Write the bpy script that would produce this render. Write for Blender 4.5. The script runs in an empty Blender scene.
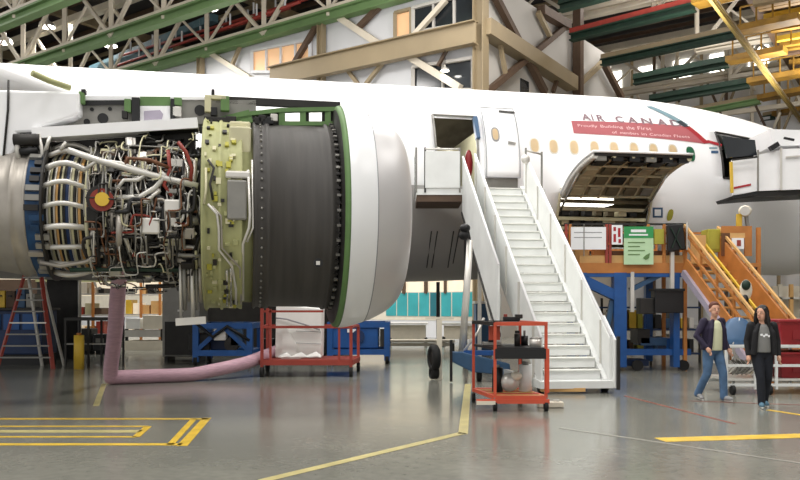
import bpy, math, random
from mathutils import Vector, Matrix
rad = math.radians
SC = bpy.context.scene
COL = SC.collection
V = Vector
# ---------------------------------------------------------------- camera
CH = 1.7; HY = 305.0; F = 800.0
cam_d = bpy.data.cameras.new('camera'); cam = bpy.data.objects.new('camera', cam_d); COL.objects.link(cam)
cam.location = (0, 0, CH); cam.rotation_euler = (rad(90), 0, 0)
cam_d.sensor_width = 36; cam_d.lens = 36; cam_d.shift_y = (HY-240)/800.0
cam_d.clip_end = 500
SC.camera = cam
def P(px, py, Y): return V(((px-400)/F*Y, Y, CH+(HY-py)/F*Y))
def GY(py): return CH*F/(py-HY)
def G(px, py): Y = GY(py); return V(((px-400)/F*Y, Y, 0))
def ray_plane(px, py, p0, n):
    d = V(((px-400)/F, 1, (HY-py)/F)); o = V((0, 0, CH))
    t = (V(p0)-o).dot(n)/d.dot(n)
    return o+d*t
# ---------------------------------------------------------------- materials
MATS = {}
def lin(c):
    c = c/255.0
    return c/12.92 if c <= .04045 else ((c+.055)/1.055)**2.4
def mat(name, rgb, rough=.5, metal=0, var=.12, scale=3.0, spec=.5, emit=0, bump=0, alpha=1, stretch=None):
    if name in MATS: return MATS[name]
    m = bpy.data.materials.new(name); m.use_nodes = True; nt = m.node_tree
    b = nt.nodes['Principled BSDF']
    c = [lin(x) for x in rgb]
    b.inputs['Roughness'].default_value = rough; b.inputs['Metallic'].default_value = metal
    b.inputs['Specular IOR Level'].default_value = spec
    tc = nt.nodes.new('ShaderNodeTexCoord')
    n = nt.nodes.new('ShaderNodeTexNoise'); n.inputs['Scale'].default_value = scale; n.inputs['Detail'].default_value = 5
    if stretch:
        mp = nt.nodes.new('ShaderNodeMapping'); mp.inputs['Scale'].default_value = stretch
        nt.links.new(tc.outputs['Object'], mp.inputs[0]); nt.links.new(mp.outputs[0], n.inputs['Vector'])
    else: nt.links.new(tc.outputs['Object'], n.inputs['Vector'])
    r = nt.nodes.new('ShaderNodeValToRGB')
    r.color_ramp.elements[0].position = .3; r.color_ramp.elements[1].position = .7
    r.color_ramp.elements[0].color = [x*(1-var) for x in c]+[1]
    r.color_ramp.elements[1].color = [min(1, x*(1+var*.6)) for x in c]+[1]
    nt.links.new(n.outputs['Fac'], r.inputs[0]); nt.links.new(r.outputs[0], b.inputs['Base Color'])
    if bump:
        bp = nt.nodes.new('ShaderNodeBump'); bp.inputs['Strength'].default_value = bump; bp.inputs['Distance'].default_value = .02
        nt.links.new(n.outputs['Fac'], bp.inputs['Height']); nt.links.new(bp.outputs[0], b.inputs['Normal'])
    if emit:
        b.inputs['Emission Color'].default_value = c+[1]; b.inputs['Emission Strength'].default_value = emit
    if alpha < 1: b.inputs['Alpha'].default_value = alpha
    MATS[name] = m
    return m
mat('white_paint', (246,246,247), .35, var=.03)
mat('fuselage_white', (252,252,253), .38, var=.03, scale=.5, spec=.35)
mat('cowl_white', (240,241,242), .3, var=.03, scale=.6)
mat('lip_grey', (205,203,203), .38, .25, var=.05, scale=.7)
mat('belly_grey', (164,161,158), .5, var=.08, scale=.8)
mat('stair_white', (232,234,232), .5, var=.07, scale=2)
mat('tread', (225,226,220), .6, var=.1, scale=5)
mat('carbon', (66,63,60), .6, 0, var=.25, scale=1.2, stretch=(9, .6, .6), bump=.1)
mat('zinc_yellow', (168,169,120), .6, var=.22, scale=2)
mat('zinc_green', (96,130,76), .6, var=.15)
mat('beige_metal', (205,200,165), .6, var=.1)
mat('grey_metal', (140,138,132), .4, .3, var=.15)
mat('dark_metal', (46,44,42), .5, .3, var=.3)
mat('black', (18,18,20), .5, var=.2)
mat('rubber', (22,22,22), .8, var=.2)
mat('steel', (200,198,192), .25, .85, var=.08)
mat('light_steel', (215,212,205), .35, .4, var=.08)
mat('titanium', (170,164,155), .38, .45, var=.15)
mat('brown_pipe', (112,74,50), .45, .3, var=.2)
mat('red_pipe', (140,48,34), .5, var=.2)
mat('blue_band', (28,66,104), .45, .2, var=.45, scale=5)
mat('blue_paint', (28,84,152), .45, var=.2)
mat('blue_dark', (24,50,92), .5, var=.2)
mat('blue_grey', (52,88,124), .5, var=.15)
mat('red_paint', (158,62,50), .5, var=.15)
mat('cart_red', (206,84,56), .5, var=.15)
mat('red_bin', (142,24,30), .45, var=.12)
mat('orange_paint', (188,122,60), .55, var=.18)
mat('orange_pale', (216,170,108), .6, var=.15)
mat('yellow', (222,184,60), .5, var=.12)
mat('yellow_roof', (150,112,36), .6, var=.4, scale=1.2)
mat('olive_ochre', (150,128,66), .6)
mat('olive', (172,166,60), .6)
mat('green_beam', (112,142,92), .6, var=.15, scale=.6)
mat('green_dark', (22,50,36), .6, var=.3)
mat('red_beam', (150,52,42), .6, var=.2)
mat('beige_steel', (216,206,188), .6, var=.12, scale=.6)
mat('brown_steel', (150,134,106), .6, var=.12, scale=.5)
mat('dark_brown', (88,68,52), .65, var=.15)
mat('wall_white', (216,217,220), .8, var=.05, scale=.4)
mat('wall_grey', (190,186,180), .85, var=.06, scale=.3)
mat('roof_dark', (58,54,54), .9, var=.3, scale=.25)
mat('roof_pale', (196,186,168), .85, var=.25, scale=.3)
mat('teal', (60,168,174), .5, var=.15, scale=1)
mat('duct_blue', (70,104,116), .6, var=.2)
mat('teal_dark', (36,110,122), .5, var=.15, scale=1)
mat('dark_glass', (38,42,46), .12, var=.3, scale=.6)
mat('amber_glass', (232,186,140), .5, var=.12, scale=.5, emit=.35)
mat('cream_glow', (240,226,200), .4, var=.08, emit=.4)
mat('window_cream', (206,180,138), .4, var=.08)
mat('cream_wall', (226,218,200), .8, var=.08)
mat('pink_hose', (196,158,172), .6, var=.14, scale=6, bump=.5, stretch=(1, 1, 6))
mat('sheet_white', (240,240,236), .6, var=.05)
mat('banner_red', (176,92,98), .5, var=.05)
mat('ribbon_red', (170,30,42), .5)
mat('ribbon_teal', (120,150,160), .5)
mat('ribbon_dark', (40,50,58), .5)
mat('letter_grey', (138,112,120), .5, var=.03)
mat('letter_white', (238,206,206), .5, var=.02)
mat('oval_green', (20,96,62), .4)
mat('sign_green', (52,150,84), .5, var=.04)
mat('sign_pale_green', (190,222,180), .5, var=.06)
mat('sign_white', (244,246,248), .5, var=.02)
mat('liner', (106,98,78), .8, var=.25)
mat('cargo_liner', (158,150,126), .7, var=.35, scale=3)
mat('cargo_rib', (188,180,150), .6, var=.2)
mat('seam', (150,150,154), .6)
mat('skin', (214,164,138), .55, var=.04, scale=12)
mat('hair_brown', (92,44,28), .7, var=.2, scale=30)
mat('hair_black', (20,17,18), .55, var=.3, scale=30)
mat('jacket_navy', (38,30,56), .8, var=.2, scale=9)
mat('jacket_black', (20,20,24), .8, var=.2, scale=9)
mat('shirt_lime', (224,226,190), .8, var=.06)
mat('shirt_grey', (128,128,126), .8, var=.1)
mat('jeans', (80,110,144), .85, var=.25, scale=9)
mat('trousers_black', (22,26,36), .85, var=.2, scale=9)
mat('shoe_grey', (150,150,150), .6)
mat('shoe_blue', (86,124,146), .6)
mat('shoe_sole', (225,225,222), .6)
mat('eye', (30,24,22), .3)
mat('lip_pink', (176,96,88), .5)
mat('floor_yellow', (226,188,66), .35, var=.22, scale=4)
mat('floor_pale', (196,184,128), .3, var=.2, scale=3)
mat('floor_white', (150,148,140), .3, var=.15)
mat('floor_red', (150,92,80), .3, var=.3)
mat('lamp_glow', (255,252,244), .5, emit=30)
mat('strip_glow', (255,250,236), .5, emit=4)
mat('purple_grey', (168,160,176), .6)
mat('clear_panel', (190,205,212), .15, var=.05, alpha=.55)
# ---------------------------------------------------------------- mesh builder
def basis(d, up=V((0, 0, 1))):
    d = V(d).normalized()
    if abs(d.dot(up)) > .98: up = V((0, 1, 0)) if abs(d.y) < .9 else V((1, 0, 0))
    s = d.cross(up).normalized(); u = s.cross(d).normalized()
    return d, s, u
class B:
    def __init__(self): self.v = []; self.f = []; self.s = []; self.mi = []
    def add(self, vs, fs, smooth=False, mi=0):
        o = len(self.v); self.v += [V(x) for x in vs]
        for f in fs: self.f.append([o+i for i in f]); self.s.append(smooth); self.mi.append(mi)
        return self
    def hexa(self, c8, mi=0):
        return self.add(c8, [(0,3,2,1),(4,5,6,7),(0,1,5,4),(1,2,6,5),(2,3,7,6),(3,0,4,7)], mi=mi)
    def box(self, c, s, rz=0, mi=0, R=None):
        c = V(c); x, y, z = [k/2 for k in s]
        M = R if R else Matrix.Rotation(rz, 3, 'Z')
        return self.hexa([c+M @ V(p) for p in ((-x,-y,-z),(x,-y,-z),(x,y,-z),(-x,y,-z),(-x,-y,z),(x,-y,z),(x,y,z),(-x,y,z))], mi)
    def box2(self, a, b, mi=0):
        a = V(a); b = V(b); return self.box((a+b)/2, [abs(k) for k in (b-a)], mi=mi)
    def bar(self, p, q, w, h, up=V((0, 0, 1)), mi=0):
        p = V(p); q = V(q); d, s, u = basis(q-p, V(up)); s = s*w/2; u = u*h/2
        return self.hexa([p-s-u, p+s-u, q+s-u, q-s-u, p-s+u, p+s+u, q+s+u, q-s+u], mi)
    def ibeam(self, p, q, w, h, t=.05, up=V((0,0,1))):
        p = V(p); q = V(q); d, s, u = basis(q-p, V(up))
        self.bar(p+u*(h/2-t/2), q+u*(h/2-t/2), w, t, up); self.bar(p-u*(h/2-t/2), q-u*(h/2-t/2), w, t, up)
        return self.bar(p, q, t, h-2*t, up)
    def tube(self, pts, r, n=8, smooth=True, mi=0):
        pts = [V(p) for p in pts]; rs = r if isinstance(r, (list, tuple)) else [r]*len(pts)
        d, s, u = basis(pts[1]-pts[0]); vs = []
        for i, p in enumerate(pts):
            if 0 < i < len(pts)-1: nd = (pts[i+1]-pts[i]).normalized()+(pts[i]-pts[i-1]).normalized()
            elif i == 0: nd = pts[1]-pts[0]
            else: nd = pts[-1]-pts[-2]
            if nd.length < 1e-9: nd = d
            nd.normalize(); s = (s-nd*s.dot(nd)).normalized(); u = s.cross(nd)
            for k in range(n):
                a = 2*math.pi*k/n; vs.append(p+(s*math.cos(a)+u*math.sin(a))*rs[i])
        fs = []
        for i in range(len(pts)-1):
            for k in range(n):
                fs.append((i*n+k, i*n+(k+1) % n, (i+1)*n+(k+1) % n, (i+1)*n+k))
        o = len(self.v)
        self.add(vs, fs, smooth, mi)
        for cap in (range(n-1, -1, -1), range((len(pts)-1)*n, len(pts)*n)):
            self.f.append([o+i for i in cap]); self.s.append(False); self.mi.append(mi)
        return self
    def lathe(self, prof, o, ax, n=48, smooth=True, a0=0, a1=2*math.pi, up=V((0,0,1)), mi=0, closed=False):
        o = V(o); d, s, u = basis(ax, up); full = abs(a1-a0-2*math.pi) < 1e-6; m = n if full else n+1
        vs = []
        for (t, r) in prof:
            for k in range(m):
                a = a0+(a1-a0)*k/n; vs.append(o+d*t+(s*math.cos(a)+u*math.sin(a))*r)
        fs = []; L = len(prof)
        for i in range(L if closed else L-1):
            j = (i+1) % L
            for k in range(n): fs.append((i*m+k, i*m+(k+1) % m, j*m+(k+1) % m, j*m+k))
        return self.add(vs, fs, smooth, mi)
    def cyl(self, p, q, r, n=24, mi=0): return self.tube([p, q], r, n, True, mi)
    def ell(self, c, r, n=16, m=10, R=None, mi=0):
        c = V(c); R = R or Matrix.Identity(3); vs = []; fs = []
        for i in range(m+1):
            b = math.pi*i/m-math.pi/2
            for k in range(n):
                a = 2*math.pi*k/n
                vs.append(c+R @ V((r[0]*math.cos(b)*math.cos(a), r[1]*math.cos(b)*math.sin(a), r[2]*math.sin(b))))
        for i in range(m):
            for k in range(n): fs.append((i*n+k, i*n+(k+1) % n, (i+1)*n+(k+1) % n, (i+1)*n+k))
        return self.add(vs, fs, True, mi)
    def plate(self, poly, t, mi=0):
        poly = [V(p) for p in poly]; t = V(t); n = len(poly)
        return self.add(poly+[p+t for p in poly], [tuple(range(n)), tuple(range(2*n-1, n-1, -1))]+[(i, i+n, (i+1) % n+n, (i+1) % n) for i in range(n)], mi=mi)
    def loft(self, rings, smooth=True, mi=0, cap=True):
        n = len(rings[0]); vs = [p for r in rings for p in r]; fs = []
        for i in range(len(rings)-1):
            for k in range(n): fs.append((i*n+k, i*n+(k+1) % n, (i+1)*n+(k+1) % n, (i+1)*n+k))
        if cap: fs += [tuple(range(n-1, -1, -1)), tuple(range((len(rings)-1)*n, len(rings)*n))]
        return self.add(vs, fs, smooth, mi)
    def grid(self, fn, nu, nv, smooth=True, keep=None, mi=0):
        vs = [fn(i, j) for i in range(nu+1) for j in range(nv+1)]; fs = []
        for i in range(nu):
            for j in range(nv):
                if keep is None or keep(i, j): fs.append((i*(nv+1)+j, i*(nv+1)+j+1, (i+1)*(nv+1)+j+1, (i+1)*(nv+1)+j))
        return self.add(vs, fs, smooth, mi)
    def build(self, name, m, parent=None, bevel=0, fix=True, solid=0):
        me = bpy.data.meshes.new(name)
        M = RM.get(root_of(parent), None) if parent else None
        vs = [M @ p for p in self.v] if M else self.v
        me.from_pydata([tuple(p) for p in vs], [], self.f); me.update()
        me.polygons.foreach_set('use_smooth', self.s)
        ms = m if isinstance(m, (list, tuple)) else [m]
        for k in ms: me.materials.append(MATS[k])
        if len(ms) > 1: me.polygons.foreach_set('material_index', self.mi)
        if fix:
            import bmesh
            bm = bmesh.new(); bm.from_mesh(me); bmesh.ops.recalc_face_normals(bm, faces=bm.faces); bm.to_mesh(me); bm.free()
        o = bpy.data.objects.new(name, me); COL.objects.link(o)
        if parent: o.parent = parent
        if bevel:
            b = o.modifiers.new('bevel', 'BEVEL'); b.width = bevel; b.segments = 2; b.limit_method = 'ANGLE'
        if solid:
            b = o.modifiers.new('solid', 'SOLIDIFY'); b.thickness = solid; b.offset = 0
        return o
RM = {}
def root_of(o):
    while o.parent: o = o.parent
    return o.name
def tag(o, label=None, cat=None, group=None, kind=None):
    if label: o['label'] = label
    if cat: o['category'] = cat
    if group: o['group'] = group
    if kind: o['kind'] = kind
    return o
def thing(name, label, cat, loc=(0,0,0), rz=0, group=None, kind=None):
    o = bpy.data.objects.new(name, None); COL.objects.link(o); o.empty_display_size = .2
    o.location = loc; o.rotation_euler = (0, 0, rz)
    RM[o.name] = (Matrix.Translation(V(loc)) @ Matrix.Rotation(rz, 4, 'Z')).inverted()
    return tag(o, label, cat, group, kind)
def kids(o): return [c for c in bpy.data.objects if c.parent == o]
def dup(root, loc, rz, label, group=None):
    r = root.copy(); COL.objects.link(r); r.location = loc; r.rotation_euler = (0, 0, rz); r['label'] = label
    if group: r['group'] = group
    for c in kids(root):
        d = c.copy(); COL.objects.link(d); d.parent = r
        for g in kids(c):
            e = g.copy(); COL.objects.link(e); e.parent = d
    return r
# ---------------------------------------------------------------- hangar setting
D1 = V((-.806, .592, 0)); D2 = V((.592, .806, 0)); C0 = V((4.0, 40.0, 0))
def W1(t, z, off=0): return C0+D1*t-D2*off+V((0, 0, z))       # left face of the inner building, off = towards the aircraft
def W2(t, z, off=0): return C0+D2*t+D1.cross(V((0,0,1)))*0+V((.806,-.592,0))*off+V((0, 0, z))
N1 = -D2; N2 = V((.806, -.592, 0))
def hit1(px, py, off=0): return ray_plane(px, py, C0+N1*off, N1)
def hit2(px, py, off=0): return ray_plane(px, py, C0+N2*off, N2)
# floor
fm = bpy.data.materials.new('polished_concrete'); fm.use_nodes = True; nt = fm.node_tree; b = nt.nodes['Principled BSDF']
tc = nt.nodes.new('ShaderNodeTexCoord')
n1 = nt.nodes.new('ShaderNodeTexNoise'); n1.inputs['Scale'].default_value = .35; n1.inputs['Detail'].default_value = 8; n1.inputs['Roughness'].default_value = .65
n2 = nt.nodes.new('ShaderNodeTexNoise'); n2.inputs['Scale'].default_value = 9; n2.inputs['Detail'].default_value = 6
for n in (n1, n2): nt.links.new(tc.outputs['Object'], n.inputs['Vector'])
rp = nt.nodes.new('ShaderNodeValToRGB'); e = rp.color_ramp.elements
e[0].position = .3; e[1].position = .72; e[0].color = [lin(k) for k in (104,105,98)]+[1]; e[1].color = [lin(k) for k in (142,141,131)]+[1]
mx = nt.nodes.new('ShaderNodeMix'); mx.data_type = 'FLOAT'; mx.inputs[0].default_value = .35
nt.links.new(n1.outputs['Fac'], mx.inputs[2]); nt.links.new(n2.outputs['Fac'], mx.inputs[3]); nt.links.new(mx.outputs[0], rp.inputs[0])
nt.links.new(rp.outputs[0], b.inputs['Base Color'])
rr = nt.nodes.new('ShaderNodeMapRange'); rr.inputs[3].default_value = .1; rr.inputs[4].default_value = .26
nt.links.new(n1.outputs['Fac'], rr.inputs[0]); nt.links.new(rr.outputs[0], b.inputs['Roughness'])
b.inputs['Specular IOR Level'].default_value = .75
bp = nt.nodes.new('ShaderNodeBump'); bp.inputs['Strength'].default_value = .05; bp.inputs['Distance'].default_value = .02
nt.links.new(n2.outputs['Fac'], bp.inputs['Height']); nt.links.new(bp.outputs[0], b.inputs['Normal'])
MATS['concrete'] = fm
tag(B().box2((-90, -6, -.3), (90, 130, 0)).build('floor', 'concrete'), 'polished grey concrete hangar floor with worn reflections', 'floor', kind='structure')
# inner building: two white walls meeting at the corner column
BH = 18.4
b1 = B()
b1.plate([W1(0, 5.2), W1(60, 5.2), W1(60, BH), W1(0, BH)], D2*.4)
b1.plate([W1(0, 0), W1(60, 0), W1(60, .9), W1(0, .9)], D2*.4)
wl = b1.build('wall_left', 'wall_white'); tag(wl, 'white panelled inner wall running away to the left behind the aircraft', 'wall', kind='structure')
b2 = B().plate([W2(0, 0), W2(19, 0), W2(19, 13.5), W2(17, BH), W2(0, BH)], D1*.4)
wr = b2.build('wall_right', 'wall_grey'); tag(wr, 'pale wall with crossed brown bracing running away right of the corner column', 'wall', kind='structure')
# ground storey of the left wall: teal curtain wall, cream band, white plinth
def strip(name, m, t0, t1, z0, z1, off, th, label, cat='wall panel', group=None):
    bb = B().plate([W1(t0, z0, off), W1(t1, z0, off), W1(t1, z1, off), W1(t0, z1, off)], D2*th)
    return tag(bb.build(name, m), label, cat, group, 'structure')
def z_at(px, py, off=0): return hit1(px, py, off).z
def t_at(px, py=300, off=0): return (hit1(px, py, off)-C0).dot(D1)
tr = thing('trim_1', 'cream window band with brown mullions above the teal panels', 'trim', kind='structure')
bb = B().plate([W1(-.2, 2.35, .0), W1(60, 2.35), W1(60, 5.2), W1(-.2, 5.2)], D2*.3); bb.build('panel', 'cream_glow', tr)
for k, px in enumerate((478, 466, 446, 427, 405, 390)):
    t = t_at(px); B().bar(W1(t, 2.3, .06), W1(t, 3.2, .06), .28 if k in (3, 4) else .14, .12, up=D1).build('mullion', 'dark_brown', tr)
tr2 = thing('trim_2', 'row of teal panels along the foot of the left wall', 'trim', kind='structure')
pz0, pz1 = 1.12, 2.35
ts = [t_at(px) for px in (475, 465, 452, 441, 430, 419, 408, 397, 386)]
for k in range(len(ts)-1):
    B().plate([W1(ts[k]+.04, pz0, .05), W1(ts[k+1]-.04, pz0, .05), W1(ts[k+1]-.04, pz1, .05), W1(ts[k]+.04, pz1, .05)], D2*.1).build('panel', 'teal_dark' if k in (3,) else 'teal', tr2)
B().plate([W1(-.2, .9, .02), W1(60, .9, .02), W1(60, 2.4, .02), W1(-.2, 2.4, .02)], D2*.1).build('backing', 'cream_wall', tr2)
# columns, rails and braces of the inner building
def steel(name, segs, m, label, cat='steel beam', w=.35, h=.5, kind='structure', ib=False, group=None, up=V((0,0,1))):
    bb = B()
    for (p, q) in segs:
        if ib: bb.ibeam(p, q, w, h, .06, up)
        else: bb.bar(p, q, w, h, up)
    return tag(bb.build(name, m), label, cat, group, kind)
for t, lb in ((10.3, 'brown steel column on the white wall above the engine cowl'), (20.8, 'brown steel column at the left, beside the green truss chord')):
    steel('wall_column', [(W1(t, 0, .35), W1(t, BH, .35))], 'brown_steel', lb, 'column', .36, .4, ib=True, up=D1)
steel('corner_column', [(C0+V((0,-.3,0)), C0+V((0,-.3,BH+8)))], 'brown_steel', 'tall brown steel column at the outer corner of the inner building', 'column', .6, .6, ib=True, up=D1)
steel('wall_column', [(W2(11, 0, .4), W2(11, BH+8, .4))], 'dark_brown', 'dark brown steel column at the far right of the braced wall', 'column', .5, .5, up=D2)
steel('wall_column', [(W2(17.5, 0, .4), W2(17.5, 15, .4))], 'brown_steel', 'brown column beyond the far end of the braced wall', 'column', .6, .6, up=D2)
a_, b_ = hit1(270, 77, .7), hit1(476, 32, .7)
steel('sloping_beam', [(a_, b_)], 'brown_steel', 'deep brown beam rising to the corner column along the left wall', 'steel beam', .5, 1.15, ib=True)
L1 = [((288,74),(320,20),.28,'dark_brown','steep dark brace beside the amber windows'), ((253,16),(232,65),.2,'brown_steel','short thin brace left of the amber windows'),
      ((212,54),(250,78),.3,'beige_steel','short pale brace low at the left of the wall'), ((340,18),(385,48),.35,'beige_steel','pale brace right of the first wall column'),
      ((358,28),(390,-4),.28,'dark_brown','dark brace rising to the green girder'), ((366,84),(385,60),.2,'brown_steel','small brace under the deep brown beam'),
      ((346,68),(358,84),.2,'brown_steel','tiny brace beside the first wall column'), ((438,66),(450,44),.16,'dark_brown','small dark brace under the beam near the office windows'),
      ((408,56),(460,88),.35,'beige_steel','pale brace crossing the lower office windows'), ((410,40),(446,0),.25,'beige_steel','pale brace crossing the upper office windows')]
for (p, q, w, m, lb) in L1: steel('wall_brace', [(hit1(*p, .35), hit1(*q, .35))], m, lb, 'steel brace', w, w)
L2 = [((484,27),(572,84),.8,'brown_steel','thick brown beam falling right from the corner column'), ((495,-4),(545,92),.34,'dark_brown','long dark brace crossing the thick beam'),
      ((565,27),(487,92),.3,'dark_brown','long dark brace crossing the other way'), ((500,44),(506,76),.2,'brown_steel','short brown brace right of the corner column'),
      ((538,12),(551,38),.24,'brown_steel','short brown brace near the top of the right wall'), ((541,10),(568,26),.5,'dark_brown','heavy dark brace meeting the far column'),
      ((575,88),(603,62),.3,'brown_steel','brace rising to the right beyond the far column'), ((602,60),(622,98),.35,'dark_brown','dark brace falling right at the far end of the braced wall'), ((557,80),(553,92),.2,'dark_brown','tiny dark brace just above the fuselage')]
for (p, q, w, m, lb) in L2: steel('wall_brace', [(hit2(*p, .35), hit2(*q, .35))], m, lb, 'steel brace', w, w)
tag(B().plate([hit2(521,78,.06), hit2(529,82,.06), hit2(529,92,.06), hit2(521,92,.06)], D1*.1).build('window_5', 'dark_glass'), 'small dark opening low on the braced wall', 'window', kind='structure')
# windows of the left wall
def win(n, x0, x1, pts, panes, m, fmat, label):
    w = thing('window_%d' % n, label, 'window', kind='structure')
    (ya0, ya1), (yb0, yb1) = pts
    def pt(u, v, off):
        x = x0+(x1-x0)*u; yt = ya0+(yb0-ya0)*u; yb = ya1+(yb1-ya1)*u
        return hit1(x, yt+(yb-yt)*v, off)
    for k in range(panes):
        u0 = k/panes; u1 = (k+1)/panes
        B().plate([pt(u0,0,.08), pt(u1,0,.08), pt(u1,1,.08), pt(u0,1,.08)], D2*.06).build('pane', m if not isinstance(m, list) else m[k % len(m)], w)
        if k: B().bar(pt(u0,0,.14), pt(u0,1,.14), .14, .12, up=D1).build('mullion', fmat, w)
    bb = B()
    for (p, q) in (((0,0),(1,0)), ((1,0),(1,1)), ((1,1),(0,1)), ((0,1),(0,0))): bb.bar(pt(*p,.16), pt(*q,.16), .2, .16)
    bb.build('window_frame', fmat, w)
win(1, 252, 310, ((51,72),(40,72)), 4, 'amber_glass', 'wall_white', 'amber lit window strip above the forward engine cowl')
win(2, 395, 411, ((13,42),(9,38)), 1, 'amber_glass', 'brown_steel', 'single amber window beside the upper office glazing')
win(3, 413, 475, ((8,33),(-8,22)), 3, 'dark_glass', 'wall_grey', 'dark upper office window with three panes near the corner column')
win(4, 413, 473, ((67,90),(58,90)), 2, 'dark_glass', 'wall_grey', 'dark lower office window just above the fuselage')
# green crane girder on top of the left wall, and roof trusses parallel to it
def chord_pt(px, py, z): Y = (z-CH)*F/(HY-py); return V(((px-400)/F*Y, Y, z))
def truss(name, p, label, s0, s1, hh=5.2, bay=5.2, green='green_beam', webm='beige_steel', cw=.62):
    r = thing(name, label, 'roof truss', kind='structure', group=None)
    q0 = p+D1*s0; q1 = p+D1*s1; up = V((0,0,hh))
    B().ibeam(q0, q1, .6, cw, .12).build('bottom_chord', green, r)
    B().bar(q0+V((0,0,cw/2+.1)), q1+V((0,0,cw/2+.1)), .45, .2).build('chord_plate', webm, r)
    B().bar(q0+up, q1+up, .6, .5).build('top_chord', webm, r)
    n = int((s1-s0)/bay); bb = B()
    for k in range(n+1):
        a = q0+D1*(bay*k)
        B().bar(a, a+up, .26, .22).build('post', webm, r)
        if k < n: B().bar(a+(up if k % 2 else V((0,0,0))), a+D1*bay+(V((0,0,0)) if k % 2 else up), .2, .22).build('web_brace', webm, r)
        if k < n and k % 2 == 0: bb.bar(a+D1*bay*.5+up*.5, a+D1*bay*.98+up*.08, .12, .14)
        elif k < n: bb.bar(a+D1*bay*.5+up*.5, a+D1*.1+up*.08, .12, .14)
    bb.build('sub_brace', webm, r)
    return r
truss('green_girder', W1(0, BH-.35, .5), 'green crane girder along the top of the white left wall', -6, 60, 5.2, 5.2)
truss('roof_truss', chord_pt(100, 40.5, BH), 'green-chorded roof truss crossing above the engine, nearest the left wall', -22, 44)
truss('roof_truss', chord_pt(30, 12.5, BH), 'green-chorded roof truss at the upper left corner of the view', -14, 44)
truss('roof_truss', W1(0, BH+2, -14), 'pale roof truss showing behind the left wall girder', -30, 60, 4.2, 5.2, 'beige_steel', 'beige_steel', .5)
truss('roof_truss', W1(0, BH+2, -34), 'farthest pale roof truss deep in the hangar', -50, 60, 4.2, 5.2, 'beige_steel', 'beige_steel', .5)
# roof deck and purlins
rb = B().plate([C0+D1*80-D2*34+V((0,0,25.6)), C0-D1*70-D2*34+V((0,0,25.6)), C0-D1*70+D2*75+V((0,0,25.6)), C0+D1*80+D2*75+V((0,0,25.6))], V((0,0,.4)))
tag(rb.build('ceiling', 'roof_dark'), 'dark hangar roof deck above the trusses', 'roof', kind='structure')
pb = B(); pc = B()
for k in range(46):
    a = C0-D2*30+D2*(k*2.2)+V((0,0,25.3)); (pb if k % 3 else pc).bar(a-D1*66, a+D1*78, .22, .3)
tag(pb.build('roof_purlins', 'dark_brown'), 'closely spaced roof purlins under the dark deck', 'roof purlins', kind='structure')
tag(pc.build('roof_purlins', 'brown_steel'), 'paler roof purlins repeating every third line under the deck', 'roof purlins', kind='structure')
cb = B()
for k in range(10):
    a = C0-D2*30-D1*60+D1*(k*14)+V((0,0,24.6)); cb.bar(a, a+D2*100, .5, .7)
tag(cb.build('roof_joists', 'brown_steel'), 'cross joists hung under the roof purlins', 'roof joists', kind='structure')
# far walls
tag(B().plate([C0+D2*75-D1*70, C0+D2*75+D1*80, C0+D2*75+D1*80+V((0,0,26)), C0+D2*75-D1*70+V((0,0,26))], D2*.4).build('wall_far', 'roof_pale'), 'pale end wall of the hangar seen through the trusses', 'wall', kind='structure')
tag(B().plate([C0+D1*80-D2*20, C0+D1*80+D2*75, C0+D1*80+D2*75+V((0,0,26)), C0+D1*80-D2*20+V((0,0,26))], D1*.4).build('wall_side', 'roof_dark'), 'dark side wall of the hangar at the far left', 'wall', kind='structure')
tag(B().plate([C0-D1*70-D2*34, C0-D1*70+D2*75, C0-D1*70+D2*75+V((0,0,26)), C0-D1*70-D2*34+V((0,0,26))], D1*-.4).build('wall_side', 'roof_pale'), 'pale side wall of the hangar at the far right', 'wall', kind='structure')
# teal ducts and red pipework between the two left girders
for (a, q, z, w, m, lb) in (((92,70),(215,18),20.5,.5,'duct_blue','teal duct running beside the left roof truss'), ((100,68),(170,48),19.6,.4,'duct_blue','short teal duct below the roof truss')):
    p0 = chord_pt(*a, z); p1 = chord_pt(*q, z)
    tag(B().bar(p0, p1, w, w).build('roof_duct', m), lb, 'duct', kind='thing')
for k, (a, q, z) in enumerate((((110,68),(300,2),19.3), ((120,56),(330,-8),19.9), ((186,42),(290,8),20.5))):
    p0 = chord_pt(*a, z); p1 = chord_pt(*q, z)
    r = thing('sprinkler_pipe', 'red pipe run below the roof, %s' % ('lowest of three beside the wall girder', 'middle of three beside the wall girder', 'short uppermost of three beside the wall girder')[k], 'pipe', group='red roof pipes')
    B().tube([p0, p1], .09, 8).build('pipe', 'red_beam', r)
    n = int((p1-p0).length/2.4); hb = B()
    for i in range(n):
        c = p0+(p1-p0)*((i+.5)/n); B().bar(c, c+V((0,0,.8)), .1, .1).build('hanger', 'wall_white', r)
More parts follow.
